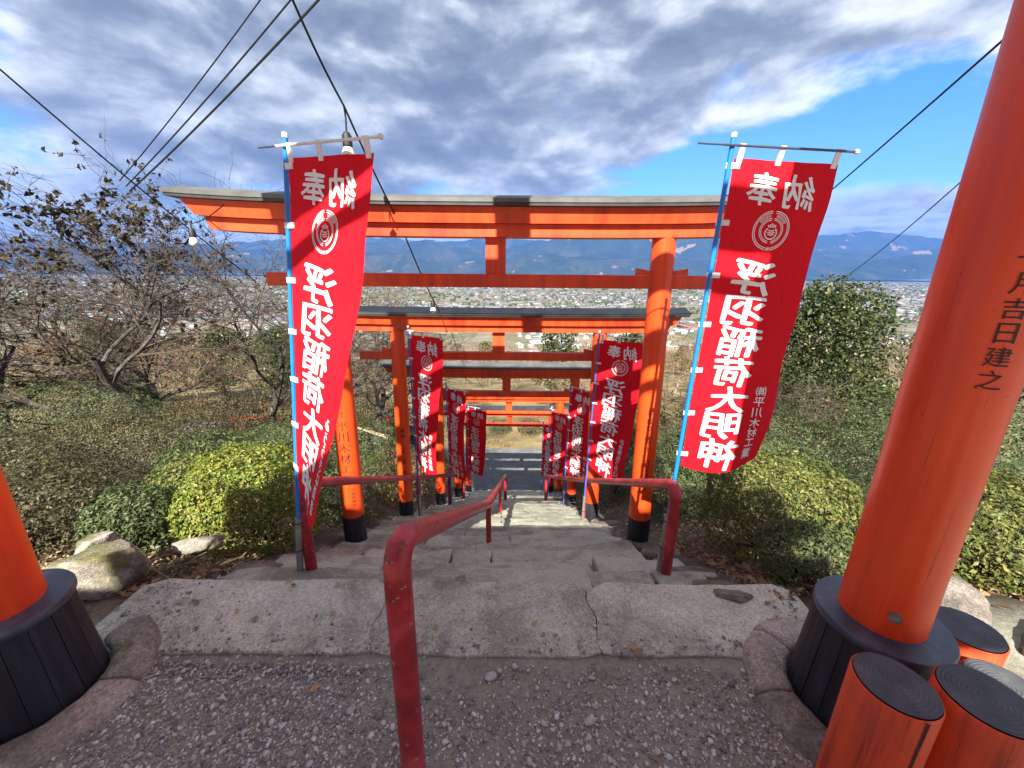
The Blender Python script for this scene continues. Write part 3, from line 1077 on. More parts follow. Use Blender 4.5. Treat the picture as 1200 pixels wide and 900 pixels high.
def make_torii(cx, y, z0, span, H, rad, half_len, label, foot=0.26, paint=VERM, beam=BEAM, roof_m=ROOF, sori=0.07, texts=(), grand=False, scale=1.0, lean=0.05, group='torii gates over the stairs', tie_drop=None):
    root = empty('torii_gate', (cx, y, z0))
    tag(root, label, 'torii gate', group)
    zk = H                      # top of the roof cap
    th_roof, th_k, th_s = 0.058 * scale, 0.105 * scale, 0.085 * scale
    z_s0 = zk - th_roof - th_k - th_s
    z_n1 = zk - (tie_drop or 0.505 * scale); z_n0 = z_n1 - 0.098 * scale
    # pillars, leaning slightly inwards
    for s in (-1, 1):
        xb, xt = s * span / 2, s * (span / 2 - lean)
        b = MB()
        n = 28
        zs = [0.0 if not grand else 0.02, foot, foot + .001] + list(np.linspace(foot + .1, z_s0 + .01, 7))
        ax = lambda z: (xb + (xt - xb) * z / H, 0.0)
        rf = lambda z: rad * (1.0 - 0.10 * z / H)
        prof = []
        pts = []
        V, F = [], []
        zz = list(np.linspace(foot if not grand else 0.05, z_s0 + .01, 9))
        for z in zz:
            for k in range(n):
                t = 2 * math.pi * k / n
                V.append((ax(z)[0] + rf(z) * math.cos(t), rf(z) * math.sin(t), z))
        for i in range(len(zz) - 1):
            for k in range(n):
                a, c = i * n + k, i * n + (k + 1) % n
                F.append((a, c, c + n, a + n))
        F.append(tuple(range((len(zz) - 1) * n, len(zz) * n)))
        b.add(V, F)
        pil = b.build('pillar', paint, root, smooth=True)
        if not grand:
            b = MB()
            b.lathe([(rad * 1.03, -0.12), (rad * 1.03, foot - .005), (rad * 1.012, foot + .004)], 28, (xb, 0, 0))
            b.build('pillar_foot', BLACK, pil, smooth=True)
        for (side, chars, zt, step, size, ang, bold) in texts:
            if side == s:
                text_on_pillar(chars, ax, rf, zt, step, size, ang, pil, bold)
        # wedges either side of each pillar on the tie beam
        for w in (-1, 1):
            xa = ax(z_n1)[0] + w * (rf(z_n1) * .96)
            xo = xa + w * 0.105 * scale
            hy = 0.034 * scale
            zt_in, zt_out = z_n1 + 0.030 * scale, z_n1 + 0.05 * scale
            V = [(xa, -hy, z_n1 + .001), (xo, -hy, z_n1 + .001), (xo, -hy, zt_out), (xa, -hy, zt_in), (xa, hy, z_n1 + .001), (xo, hy, z_n1 + .001), (xo, hy, zt_out), (xa, hy, zt_in)]
            F = [(0, 1, 2, 3), (7, 6, 5, 4), (0, 4, 5, 1), (1, 5, 6, 2), (2, 6, 7, 3), (3, 7, 4, 0)]
            wb = MB(); wb.add(V, F); wb.build('wedge', beam, root)
    # tie beam and strut
    nl = span / 2 + 0.42 * scale
    b = MB(); b.box((0, 0, (z_n0 + z_n1) / 2), (2 * nl, 0.085 * scale, z_n1 - z_n0), 0, .004)
    b.build('tie_beam', beam, root)
    b = MB(); b.box((0, 0, (z_n1 + z_s0) / 2), (0.15 * scale, 0.055 * scale, z_s0 - z_n1 + .002), 0, .003)
    b.build('centre_strut', beam, root)
    # lintels, curving up at the ends, ends cut on a slant
    lift = lambda x: sori * (abs(x) / half_len) ** 3.2
    def lintel(name, hl, hy, za, zb, slant, m, parent, shrink=0.0):
        xs = np.concatenate([np.linspace(-hl, hl, 25)])
        prof = []
        for i, x in enumerate(xs):
            sg = -1 if i == 0 else (1 if i == len(xs) - 1 else 0)
            prof.append([(0 + sg * -slant, -hy, za), (sg * -slant, hy, za), (0, hy + shrink, zb), (0, -hy - shrink, zb)])
        V, F, M = bar_sweep(xs, lift, prof, 0)
        mb = MB(); mb.add(V, F)
        return mb.build(name, m, parent)
    lintel('second_lintel', half_len - 0.17 * scale, 0.085 * scale, z_s0, z_s0 + th_s, 0.04, beam, root)
    kas = lintel('top_lintel', half_len - 0.07 * scale, 0.125 * scale, z_s0 + th_s + .002, zk - th_roof, 0.07, beam, root, 0.02)
    # sheet roof cap: low gable with a dark drip edge
    xs = np.linspace(-half_len, half_len, 25)
    hy = 0.185 * scale
    prof = [[(0, -hy, zk - th_roof + .002), (0, hy, zk - th_roof + .002), (0, hy, zk - th_roof * .55), (0, 0, zk + .03), (0, -hy, zk - th_roof * .55)]] * len(xs)
    V, F, M = bar_sweep(xs, lift, prof, 0)
    mb = MB(); mb.add(V, F); mb.build('roof_edge', ROOF_EDGE, kas)
    hy2 = hy + 0.006
    prof = [[(0, -hy2, zk - th_roof * .60), (0, -hy2 + .004, zk - th_roof * .60), (0, 0, zk + .024), (0, hy2 - .004, zk - th_roof * .60), (0, hy2, zk - th_roof * .60), (0, hy2, zk - th_roof * .3), (0, 0, zk + .04), (0, -hy2, zk - th_roof * .15)]] * len(xs)
    V, F, M = bar_sweep(np.linspace(-half_len - .01, half_len + .01, 25), lift, prof, 0)
    mb = MB(); mb.add(V, F); mb.build('roof_cap', roof_m, kas)
    return root


PIL = -math.pi / 2
T_Y = [3.03, 4.72, 6.75, 8.85, 10.85]
T_CX = [-0.13, -0.17, -0.10, -0.07, -0.05]
labels = [
    'nearest full torii gate on the stairs, framed by the two big red banners',
    'second torii gate down the stairs, just below the nearest full one',
    'middle torii gate of the five going down the stairs, pale grey roof strip',
    'fourth torii gate down the stairs, second from the road',
    'lowest torii gate by the road, brighter red with a black roof strip',
]
for i in range(5):
    tx = []
    if i == 0:
        tx = [(-1, '株式会社', 1.52, .078, .062, PIL + .05, .012), (-1, '平川木材工業', 1.19, .098, .088, PIL + .12, .012),
              (-1, '代表取締役', 0.56, .036, .032, PIL + .55, .01), (1, '平成廿三年十一月吉日建之', 1.30, .062, .052, PIL - .15, .012)]
    elif i == 1:
        tx = [(-1, '奉納', 1.36, .075, .06, PIL + .3, .01), (-1, '工文久', 1.12, .16, .075, PIL + .3, .012), (1, '吉日建之', 1.25, .09, .06, PIL - .2, .01)]
    elif i == 2:
        tx = [(1, '吉日建之', 1.25, .09, .06, PIL - .2, .01)]
    make_torii(T_CX[i], T_Y[i], path_z(T_Y[i]), 2.60, 2.86, 0.094, 2.24, labels[i], paint=VERM if i < 4 else VERM_NEW, beam=BEAM if i < 4 else VERM_NEW,
               roof_m=ROOF if i < 4 else ROOF_EDGE, texts=tx, lean=0.06, sori=(.045, .02, .02, .02, .03)[i])

# the big torii the viewer stands under, and unseen ones behind it, placed for their shadows
T0_CX, T0_Y = -0.2575, 1.11
T0_SPAN = 3.195
t0 = make_torii(T0_CX, T0_Y, 0, T0_SPAN, 4.75, 0.121, 2.75, 'tall thick-pillared torii gate the viewer stands under, on black drum bases', paint=VERM, scale=1.6, grand=True, tie_drop=1.38, lean=0.03,
                texts=((1, '平成廿三年十一月吉日建之', 2.06, .063, .053, PIL - .40, .012),))


def drum_base(root, s):
    """black staved sleeve with a metal collar at a pillar's foot"""
    xb = s * T0_SPAN / 2
    b = MB()
    b.lathe([(0.192, 0.02), (0.170, 0.392)], 40, (xb, 0, 0), cap1=True)
    core = b.build('pillar_base', BLACK, root, smooth=True)
    n = 18
    r_ = random.Random(3 + s)
    for k in range(n):
        a0 = 2 * math.pi * k / n + .006; a1 = 2 * math.pi * (k + 1) / n - .006
        z1 = 0.394
        th = 0.010 + r_.uniform(-.0015, .002)
        V, F = [], []
        for z, rr in ((0.0, 0.196), (z1, 0.173)):
            for a in (a0, (a0 + a1) / 2, a1):
                V.append((xb + (rr + th) * math.cos(a), (rr + th) * math.sin(a), z))
            for a in (a1, a0):
                V.append((xb + (rr - .004) * math.cos(a), (rr - .004) * math.sin(a), z))
        for q in range(5):
            F.append((q, (q + 1) % 5, (q + 1) % 5 + 5, q + 5))
        F += [(4, 3, 2, 1, 0), (5, 6, 7, 8, 9)]
        mb = MB(); mb.add(V, F)
        mb.build('stave', BLACK, core)
    b = MB()
    b.lathe([(0.108, 0.396), (0.190, 0.396), (0.194, 0.404), (0.194, 0.420), (0.190, 0.427), (0.108, 0.434)], 48, (xb, 0, 0), cap0=False, cap1=False)
    b.build('collar', DISC, core, smooth=True)


for s in (-1, 1):
    drum_base(t0, s)


def chip(parent, s, ang, z, w, h, seed, m):
    """patch of bare wood where the paint has come off"""
    xb = s * T0_SPAN / 2
    r_ = random.Random(seed)
    n = 14
    V = []
    for layer in (0.0016,):
        V.append((ang, z))
        for k in range(n):
            t = 2 * math.pi * k / n
            q = r_.uniform(.4, 1.15)
            V.append((ang + math.cos(t) * w * q / .126, z + math.sin(t) * h * q))
    P = [(xb - s * .03 * zz / 4.75 + (0.121 * (1 - .1 * zz / 4.75) + .0016) * math.cos(a), (0.121 * (1 - .1 * zz / 4.75) + .0016) * math.sin(a), zz) for a, zz in V]
    F = [(0, 1 + k, 1 + (k + 1) % n) for k in range(n)]
    b = MB(); b.add(P, F)
    return b.build('paint_chip', m, parent)


pils = [c for c in t0.children if c.name.startswith('pillar') and not c.name.startswith('pillar_base')]
pl, pr = (pils[0], pils[1])
chip(pr, 1, -2.15, 0.520, 0.027, 0.026, 41, BARE)
chip(pr, 1, -2.19, 0.517, 0.015, 0.018, 52, HOLLOW).scale = (1.0008, 1.0008, 1)
chip(pl, -1, -0.62, 0.475, 0.016, 0.018, 8, BARE)
chip(pl, -1, -0.61, 0.478, 0.010, 0.014, 9, HOLLOW).scale = (1.0008, 1.0008, 1)
chip(pl, -1, -1.05, 0.455, 0.02, 0.014, 12, BARE)

ORD = ('first', 'second', 'third', 'fourth', 'fifth', 'sixth', 'seventh', 'eighth', 'ninth', 'tenth')
for k, yk in enumerate((-0.05, -1.80, -2.4, -2.95, -3.5, -4.05, -4.6)):  # out of view; gaps, heights and beam sizes set for the shadows
    make_torii(T0_CX + 0.141 * (yk - T0_Y), yk, 0, T0_SPAN, 3.82 if k == 0 else 3.66 + .05 * (k % 2), 0.138, 1.88, ORD[k] + ' unseen torii gate behind the viewer, set to cast shade', scale=.62 if k == 0 else 1.25, lean=0.03, group='unseen torii gates behind the viewer, set to cast shade')

# kerb rings round the two drum bases


def kerb_ring(cx, cy, a0, a1, n, label):
    root = empty('ring_kerb', (cx, cy, 0))
    tag(root, label, 'kerb')
    r_ = random.Random(int(cx * 10))
    for k in range(n):
        b0 = a0 + (a1 - a0) * k / n + .02; b1 = a0 + (a1 - a0) * (k + 1) / n - .02
        sec = [(0.213, -.03), (0.217, .030), (0.235, .042), (0.29, .044), (0.335, .038), (0.365, .018), (0.375, -.03)]
        V, F = [], []
        m = 9
        for i in range(m):
            a = b0 + (b1 - b0) * i / (m - 1)
            for rr, zz in sec:
                jx = .012 * nz(a * 3, rr * 9, k + cx) ; q = rr + jx * (1 if rr > .3 else 0)
                V.append((q * math.cos(a), q * math.sin(a), zz + .010 * nz(a * 4, rr * 14, 3 + cx)))
        c = len(sec)
        for i in range(m - 1):
            for q in range(c - 1):
                F.append((i * c + q, (i + 1) * c + q, (i + 1) * c + q + 1, i * c + q + 1))
        F.append(tuple(range(c))); F.append(tuple(range((m - 1) * c + c - 1, (m - 1) * c - 1, -1)))
        mesh_np('kerb_stone', V, F, KERBS, root, smooth=True)
    return root


kerb_ring(T0_CX - T0_SPAN / 2, T0_Y, -2.2, 1.3, 3, 'rough rounded kerb stones round the left drum base')
kerb_ring(T0_CX + T0_SPAN / 2, T0_Y, 1.2, 4.05, 3, 'cracked rounded kerb stones round the right drum base')

# ------------------------------------------------------------------ log posts by the right pillar


def log_post(x, y, h, r, label, seed, ang=0.0):
    root = empty('log_post', (x, y, 0))
    root.rotation_euler.z = ang
    tag(root, label, 'log post', 'red log posts beside the right pillar')
    b = MB()
    n = 30
    rr = [r * (1 + .02 * nz(math.cos(2 * math.pi * k / n), math.sin(2 * math.pi * k / n), seed)) for k in range(n)]
    V, F = [], []
    zs = [-.1, h * .4, h - .006, h]
    for i, z in enumerate(zs):
        for k in range(n):
            t = 2 * math.pi * k / n
            q = rr[k] - (.004 if i == 3 else 0)
            V.append((q * math.cos(t), q * math.sin(t), z))
    for i in range(3):
        for k in range(n):
            a, c = i * n + k, i * n + (k + 1) % n
            F.append((a, c, c + n, a + n))
    b.add(V, F)
    sh = b.build('shaft', LOGRED, root, smooth=True)
    # drying crack
    ca = -1.75 + seed * .1
    cb = MB()
    V, F = [], []
    for i in range(8):
        z = h - .002 - i * h / 8
        w = .0035 * (1 - i / 9) + .0008
        a = ca + .03 * nz(z * 9, seed)
        for s in (-1, 1):
            aa = a + s * w / r
            V.append(((r * 1.022) * math.cos(aa), (r * 1.022) * math.sin(aa), z))
    for i in range(7):
        F.append((2 * i, 2 * i + 1, 2 * i + 3, 2 * i + 2))
    cb.add(V, F)
    cb.build('drying_crack', HOLLOW, sh)
    b = MB()
    V, F = [], []
    for q in (.96, .6, .25):
        for k in range(n):
            t = 2 * math.pi * k / n
            V.append(((rr[k] - .002) * q * math.cos(t), (rr[k] - .002) * q * math.sin(t), .004 - .002 * (1 - q) + (.003 if q < .9 else 0)))
    V.append((0, 0, .005))
    for i in range(2):
        for k in range(n):
            a, c = i * n + k, i * n + (k + 1) % n
            F.append((a, c, c + n, a + n))
    for k in range(n): F.append((2 * n + k, 2 * n + (k + 1) % n, 3 * n))
    b.add(V, F)
    b.build('end_grain', ENDGRAIN, root, smooth=True, loc=(0, 0, h))
    return root


log_post(1.085, 0.81, 0.50, 0.098, 'red log post with cracked dark top, leftmost and nearest the gravel', 1.0)
log_post(1.305, 0.775, 0.495, 0.104, 'red log post with dark ringed top, right of the leftmost post', 2.0, .6)
log_post(1.76, 1.17, 0.30, 0.108, 'low red log post with dark top, touching the mossy rock', 3.0, 1.2)
log_post(1.64, 0.955, 0.30, 0.098, 'low red log post with dark top, half hidden at the right edge', 4.0, 2.0)

# ------------------------------------------------------------------ handrails


def bend_path(pts, rad=0.09, n=6):
    """polyline with rounded corners"""
    P = [Vector(p) for p in pts]
    out = [P[0]]
    for i in range(1, len(P) - 1):
        a, b, c = P[i - 1], P[i], P[i + 1]
        d0, d1 = (a - b), (c - b)
        r0 = min(rad, d0.length * .45, d1.length * .45)
        p0, p1 = b + d0.normalized() * r0, b + d1.normalized() * r0
        for k in range(n + 1):
            t = k / n
            out.append(p0 * (1 - t) ** 2 + b * 2 * t * (1 - t) + p1 * t ** 2)
    out.append(P[-1])
    return out


def handrail(path, posts, rad, label, base):
    root = empty('handrail', base)
    tag(root, label, 'handrail', 'dark red pipe handrails on the stairs')
    B = Vector(base)
    b = MB()
    b.tube([p - B for p in path], rad, 16)
    b.build('rail', RAIL, root, smooth=True)
    for (x, y, zt, zb, r_) in posts:
        b = MB()
        b.tube([(x - B.x, y - B.y, zb - B.z), (x - B.x, y - B.y, zt - B.z)], r_, 14)
        b.build('post', RAIL, root, smooth=True)
    return root


p_mid = bend_path([(-0.305, 0.845, -0.1), (-0.302, 0.85, 0.93), (-0.20, 2.98, -0.36), (-0.13, 7.7, -2.74), (-0.13, 7.72, -3.40)], 0.13)
handrail(p_mid, [(-0.20, 2.98, -0.37, path_z(2.98) - .2, .024), (-0.165, 5.3, -1.53, path_z(5.3) - .3, .024)], 0.037, 'thick peeling red handrail down the middle of the stairs', (-0.305, 0.845, 0))
p_left = bend_path([(-1.235, 1.98, -0.25), (-1.235, 1.985, 0.42), (-1.30, 4.80, -1.14), (-1.12, 8.0, -2.88), (-1.12, 8.02, -3.6)], 0.05)
handrail(p_left, [(-1.30, 4.80, -1.14, path_z(4.8) - .2, .03), (-1.2, 6.6, -2.12, path_z(6.6) - .2, .026)], 0.033, 'red pipe handrail along the left side of the stairs', (-1.235, 1.98, -.25))
p_right = bend_path([(0.975, 2.0, -0.3), (0.972, 2.0, 0.425), (1.03, 4.70, -1.11), (0.79, 7.7, -2.74), (0.79, 7.72, -3.4)], 0.12)
handrail(p_right, [(1.03, 4.70, -1.11, path_z(4.7) - .2, .028)], 0.033, 'red pipe handrail along the right side of the stairs', (0.975, 2.0, -.3))

# ------------------------------------------------------------------ banners
W_B, H_B = 0.52, 1.62


def banner(px, py, zb, zt, label, yaw0, yaw1, side, pole_m=BLUE, rod_tilt=0.0, top_off=(0, 0), seed=0.0, rod_left=0.17, lod=0, sag=0.02, sleeve=True, wave=0.02, H=H_B, bold=0.026, ypow=1.1):
    """pole base (px,py,zb), top at zt; the cloth hangs from the pole towards +x, seen from its printed-through back"""
    root = empty('banner_flag', (px, py, zb))
    tag(root, label, 'banner', 'red nobori banners along the stairs')
    hgt = zt - zb
    lean = Vector((top_off[0], top_off[1], hgt))
    pole_at = lambda z: Vector((lean.x * z / hgt, lean.y * z / hgt, z))
    b = MB()
    b.tube([pole_at(0.0 if not sleeve else .30), pole_at(hgt + .03)], 0.0115, 10)
    pole = b.build('pole', pole_m, root, smooth=True)
    b = MB()
    b.tube([pole_at(hgt + .03), pole_at(hgt + .05)], 0.0135, 10)
    b.build('pole_cap', WHITE_LOOP, pole, smooth=True)
    if sleeve:
        b = MB()
        b.tube([pole_at(-.06), pole_at(.34)], 0.019, 12)
        b.build('pole_sleeve', GALV, pole, smooth=True)
        for zz in (.12, .31):
            b = MB()
            c = pole_at(zz)
            b.lathe([(.0215, -.003), (.024, 0), (.0215, .003)], 12, (c.x, c.y, c.z))
            b.build('tie', WIRE, pole)
    ztop = hgt - 0.055

    def P(u, v, off=0.0):
        s = v ** ypow
        yaw = R(yaw0 + (yaw1 - yaw0) * s)
        d = Vector((math.cos(yaw), math.sin(yaw), 0))
        nrm = Vector((math.sin(yaw), -math.cos(yaw), 0))
        base = pole_at(ztop - v * H * (1 - .0))
        w = W_B * u
        z = -rod_tilt * w * (1 - v) - sag * math.sin(math.pi * min(1, u)) * v ** 6 * 2 - (0.10 * max(0, v - .93) / .07 * (1 - (2 * u - 1) ** 2) * .3)
        rip = wave * (math.sin(u * 3.4 + v * 4.0 + seed) - math.sin(v * 4.0 + seed)) * (0.35 + v) + .006 * math.sin(v * 17 + u * 5 + seed) * u
        rip += .0035 * math.sin(u * 19 + v * 31 + seed * 3) * (1 - v) ** 3 + .004 * math.sin(u * 11 - v * 13 + seed) * v + .010 * nz(u * 3 + seed, v * 5, seed) * min(1, u * 3)
        return base + d * (w + .022) + nrm * (rip + off) + Vector((0, 0, z))

    nu, nv = (14, 44) if lod == 0 else (8, 22)
    V = [P(i / nu, j / nv) for j in range(nv + 1) for i in range(nu + 1)]
    F = [(j * (nu + 1) + i, j * (nu + 1) + i + 1, (j + 1) * (nu + 1) + i + 1, (j + 1) * (nu + 1) + i) for j in range(nv) for i in range(nu)]
    cloth = mesh_np('cloth', [p[:] for p in V], F, CLOTH, root, smooth=True)
    # lettering dyed through the cloth: a film on each face
    tx, tx2 = MB(), MB()

    def put(ch, u, v, w, h, bold, slant=0.10):
        G, GF = glyph(ch, 0.0)
        nsh = 7 if lod == 0 else 5
        for film, off0 in ((tx, 0.0022 if lod == 0 else .004), (tx2, -0.0022 if lod == 0 else -.004)):
            for k in range(nsh):
                sx = bold * math.cos(k * 2 * math.pi / nsh) * 1.15 if k else 0.0
                sy = bold * math.sin(k * 2 * math.pi / nsh) * .75 if k else 0.0
                off = off0 * (1 + .12 * k)
                out = []
                for gx, gy in G:
                    gx, gy = gx + sx, gy + sy
                    gy2 = gy + slant * gx + .02 * math.sin(gx * 6 + v * 20)      # brush strokes climb to the right
                    gx2 = -(gx + .03 * math.sin(gy * 5 + u * 9))   # mirrored: we see the back
                    out.append(P(u + gx2 * w / W_B, v - gy2 * h / H, off)[:])
                film.add(out, GF)
    put('奉', .33, .078, .150, .145, bold * .7); put('納', .69, .083, .155, .150, bold * .7)
    v = .278
    for ch, hh in zip('浮羽稲荷大明神', (.112, .100, .106, .104, .094, .096, .100)):
        put(ch, .42 + .01 * math.sin(v * 30), v + hh / 2, .235, hh * H * .93, bold)
        v += hh
    if side:
        n = len(side)
        v0, v1 = .70, .972
        st = (v1 - v0) / n
        for k, ch in enumerate(side):
            put(ch, .80, v0 + st * (k + .5), min(.07, st * H * .95), min(.075, st * H * .9), .012, .05)
    tag(tx.build('lettering', WHITE, cloth), kind='stuff')
    tag(tx2.build('lettering_far_face', WHITE, cloth), kind='stuff')
    # crest: broken double rings round a jewel
    em = MB()
    cu, cv = .50, .192
    sc = .094

    def ring(r0, r1, a0, a1, n=26):
        for off in ((0.0022, -0.0022) if lod == 0 else (0.004, -0.004)):
            V2, F2 = [], []
            for i in range(n + 1):
                a = a0 + (a1 - a0) * i / n
                for rr in (r0, r1):
                    V2.append(P(cu + rr * sc * math.cos(a) / W_B, cv - rr * sc * math.sin(a) / H, off)[:])
            for i in range(n):
                F2.append((2 * i, 2 * i + 1, 2 * i + 3, 2 * i + 2))
            em.add(V2, F2)

    def stroke(pts, wd):
        for off in ((0.0022, -0.0022) if lod == 0 else (0.004, -0.004)):
            V2, F2 = [], []
            for i, (x, y_) in enumerate(pts):
                a = pts[max(0, i - 1)]; c = pts[min(len(pts) - 1, i + 1)]
                dx, dy = c[0] - a[0], c[1] - a[1]
                L = math.hypot(dx, dy) or 1
                for s in (-1, 1):
                    xx, yy = x - s * dy / L * wd, y_ + s * dx / L * wd
                    V2.append(P(cu + xx * sc / W_B, cv - yy * sc / H, off)[:])
            for i in range(len(pts) - 1):
                F2.append((2 * i, 2 * i + 1, 2 * i + 3, 2 * i + 2))
            em.add(V2, F2)
    up = math.pi / 2
    for r0, r1 in ((.955, 1.0), (.865, .905), (.60, .64), (.52, .555)):
        ring(r0, r1, up + .10, up + math.pi - .16)
        ring(r0, r1, up - .10, up - math.pi + .16)
    for k in range(-1, 2):
        stroke([(k * .07, -.84), (k * .07, -1.0)], .022)
    if lod == 0:
        for k in range(8):
            for s in (-1, 1):
                a = up + s * (.24 + k * .105)
                c_, s_ = math.cos(a), math.sin(a)
                stroke([(.69 * c_, .69 * s_), (.83 * c_, .83 * s_)], .013)
                stroke([(.72 * c_ - .03 * s_, .72 * s_ + .03 * c_), (.72 * c_ + .03 * s_, .72 * s_ - .03 * c_)], .011)
                stroke([(.79 * c_ - .025 * s_, .79 * s_ + .025 * c_), (.79 * c_ + .025 * s_, .79 * s_ - .025 * c_)], .011)
    circ = [(.31 * math.cos(a), -.12 + .30 * math.sin(a)) for a in np.linspace(up + .7, up + 2 * math.pi - .7, 22)]
    stroke(circ, .03)
    for k, (w_, yy) in enumerate(((.15, -.02), (.20, -.12), (.17, -.22))):
        stroke([(-w_, yy + .05), (0, yy), (w_, yy + .05)], .025)
    for k in range(-2, 3):
        stroke([(k * .075, .16), (k * .10, .26), (k * .07, .38 - abs(k) * .05)], .024)
    tag(em.build('crest', WHITE, cloth), kind='stuff')
    # rod along the top and the white loops
    yaw = R(yaw0)
    d = Vector((math.cos(yaw), math.sin(yaw), -rod_tilt)).normalized()
    c = pole_at(hgt - .005) + Vector((math.sin(yaw), -math.cos(yaw), 0)) * .016
    b = MB(); b.tube([c - d * rod_left * .25, c + d * (W_B + .075)], .006, 8)
    rod = b.build('crossbar', WHITE_POLE if lod == 0 and px < 0 else DARK_ROD if lod == 0 else WHITE_POLE, root, smooth=True)
    b = MB(); b.tube([c - d * rod_left, c - d * rod_left * .25], .0045, 8); b.build('crossbar_tip', DARK_ROD, rod)
    b = MB(); b.lathe([(.001, -.012), (.011, -.006), (.011, .006), (.001, .012)], 8, tuple(c + d * (W_B + .075))); b.build('end_cap', WHITE_LOOP, rod)
    def loop(p0, p1, wdir, wd):
        V2 = [p0 - wdir * wd, p0 + wdir * wd, p1 + wdir * wd, p1 - wdir * wd]
        nn = (p1 - p0).cross(wdir).normalized() * .004
        b_ = MB()
        b_.add([q + nn for q in V2] + [q - nn for q in V2], [(0, 1, 2, 3), (7, 6, 5, 4), (0, 4, 5, 1), (1, 5, 6, 2), (2, 6, 7, 3), (3, 7, 4, 0)])
        b_.build('loop', WHITE_LOOP, cloth)
    for u in (.045, .42, .95):
        q = P(u, 0.012)
        rp = c + d * (W_B * u + .02)
        loop(q, rp + Vector((0, 0, .009)), d, .013)
    for k in range(7):
        vv = .02 + k * .155
        z = ztop - vv * H
        if vv > .99: vv = .985
        q = P(0.06, vv, .002)
        loop(pole_at(ztop - vv * H) - Vector((.014, 0, 0)), q, Vector((0, 0, 1)), .013 if lod == 0 else .011)
    return root


banner(-1.285, 1.95, -0.13, 2.15, 'big red banner at the top left, its lower corner twisted to a point', -27, -52, 'みううきは酒造', top_off=(0.25, 0.02), rod_tilt=.07, seed=.3, wave=.012, sag=.03)
banner(0.965, 2.07, -0.18, 2.19, 'big red banner at the top right, spread wide', 2, 14, '㈱平川木材工業', top_off=(0.06, -0.02), rod_tilt=.03, seed=1.4, wave=.014, sleeve=True)
banner(-1.235, 4.55, path_z(4.55), 0.95, 'red banner at the second torii gate, left of the stairs', -32, -50, '㈱麻生工務店', pole_m=BLUE2, seed=2.1, lod=1, top_off=(.0, 0))
banner(0.97, 4.50, path_z(4.5), 0.92, 'red banner at the second torii gate, right of the stairs', -30, -48, 'お食事処うきは', pole_m=BLUE2, seed=.9, lod=1, top_off=(.05, 0))
banner(-1.16, 6.60, path_z(6.6), -0.32, 'red banner at the middle torii gate, left of the stairs', -42, -55, '江藤米穀', pole_m=BLUE2, seed=3.3, lod=1, top_off=(-.02, 0), sleeve=False)
banner(1.02, 6.55, path_z(6.55), -0.30, 'red banner at the middle torii gate, right of the stairs', -45, -58, '㈱三浦組', pole_m=BLUE2, seed=4.3, lod=1, top_off=(.02, 0), sleeve=False)
banner(-1.08, 8.75, path_z(8.75), -1.46, 'red banner at the fourth torii gate, left of the stairs', -25, -45, None, pole_m=BLUE2, seed=5.3, lod=1, sleeve=False)
banner(0.96, 8.70, path_z(8.7), -1.5, 'red banner at the fourth torii gate, right of the stairs', -50, -60, None, pole_m=BLUE2, seed=6.3, lod=1, sleeve=False)
banner(0.93, 10.6, path_z(10.6), -2.6, 'red banner at the lowest torii gate, right of the stairs', -50, -60, None, pole_m=BLUE2, seed=7.3, lod=1, sleeve=False)

# ------------------------------------------------------------------ overhead cables and bulbs


def cable(name, a, b, sag, r, label, n=24, group='overhead cables'):
    a, b = Vector(a), Vector(b)
    mb = MB()
    pts = [a.lerp(b, t / n) - Vector((0, 0, sag * 4 * (t / n) * (1 - t / n))) for t in range(n + 1)]
    mb.tube([p - a for p in pts], r, 6)
    o = mb.build(name, WIRE, None, smooth=True, loc=a)
    tag(o, label, 'cable', group)
    return pts


def cray(x, y, dist):
    """world point seen at a photo position, at a straight distance from the lens (used to place the cables in the air)"""
    f = 451.0
    v = Vector(((x - 600) / f, -(y - 450) / f, -1)).normalized()
    return cam.matrix_world @ (v * dist)


def bulb(p, label, drop=0.10, s=1.0):
    root = empty('light_bulb', (p[0], p[1], p[2] - drop - .12 * s))
    tag(root, label, 'light bulb', 'bare bulbs on the festoon cable')
    b = MB(); b.tube([(0, 0, .11 * s), (0.004, 0, .12 * s + drop * .5), (0, 0, .12 * s + drop)], .004 * s, 6); b.build('cord', WIRE, root)
    b = MB(); b.lathe([(.016 * s, .055 * s), (.021 * s, .06 * s), (.021 * s, .10 * s), (.012 * s, .115 * s)], 14); b.build('socket', WIRE, root, smooth=True)
    b = MB(); b.lathe([(.002 * s, -.005 * s), (.016 * s, 0), (.027 * s, .016 * s), (.028 * s, .03 * s), (.018 * s, .055 * s)], 14); b.build('glass', BULB, root, smooth=True)
    return root


fes = [cray(335, -18, 2.5), cray(403, 124, 2.75), cray(470, 265, 3.1), cray(507, 350, 4.3), cray(528, 385, 5.6), cray(540, 420, 7.0), cray(560, 445, 9.5), cray(575, 470, 11.5)]
mb = MB()
pts = []
for i in range(len(fes) - 1):
    for k in range(5):
        t = k / 5
        pts.append(fes[i].lerp(fes[i + 1], t) - Vector((0, 0, .02 * math.sin(math.pi * t))))
pts.append(fes[-1])
mb.tube([p - fes[0] for p in pts], .0055, 6)
tag(mb.build('festoon_cable', WIRE, None, smooth=True, loc=fes[0]), 'black bulb cable running down over the stairs from the top', 'cable', 'overhead cables')
bulb(fes[1], 'bare bulb hanging behind the top of the left big banner', .12, 1.25)
bulb(fes[3] + Vector((0, 0, .0)), 'bare bulb hanging over the second torii roof', .02, 1.1)
bulb(fes[5] - Vector((0, 0, .0)), 'bare bulb hanging beside the second left banner', .10, 1.1)
cable('overhead_cable', cray(315, -14, 5.5), cray(140, 212, 7.0), .03, .006, 'thin cable at top left, leftmost of the three running to the tree')
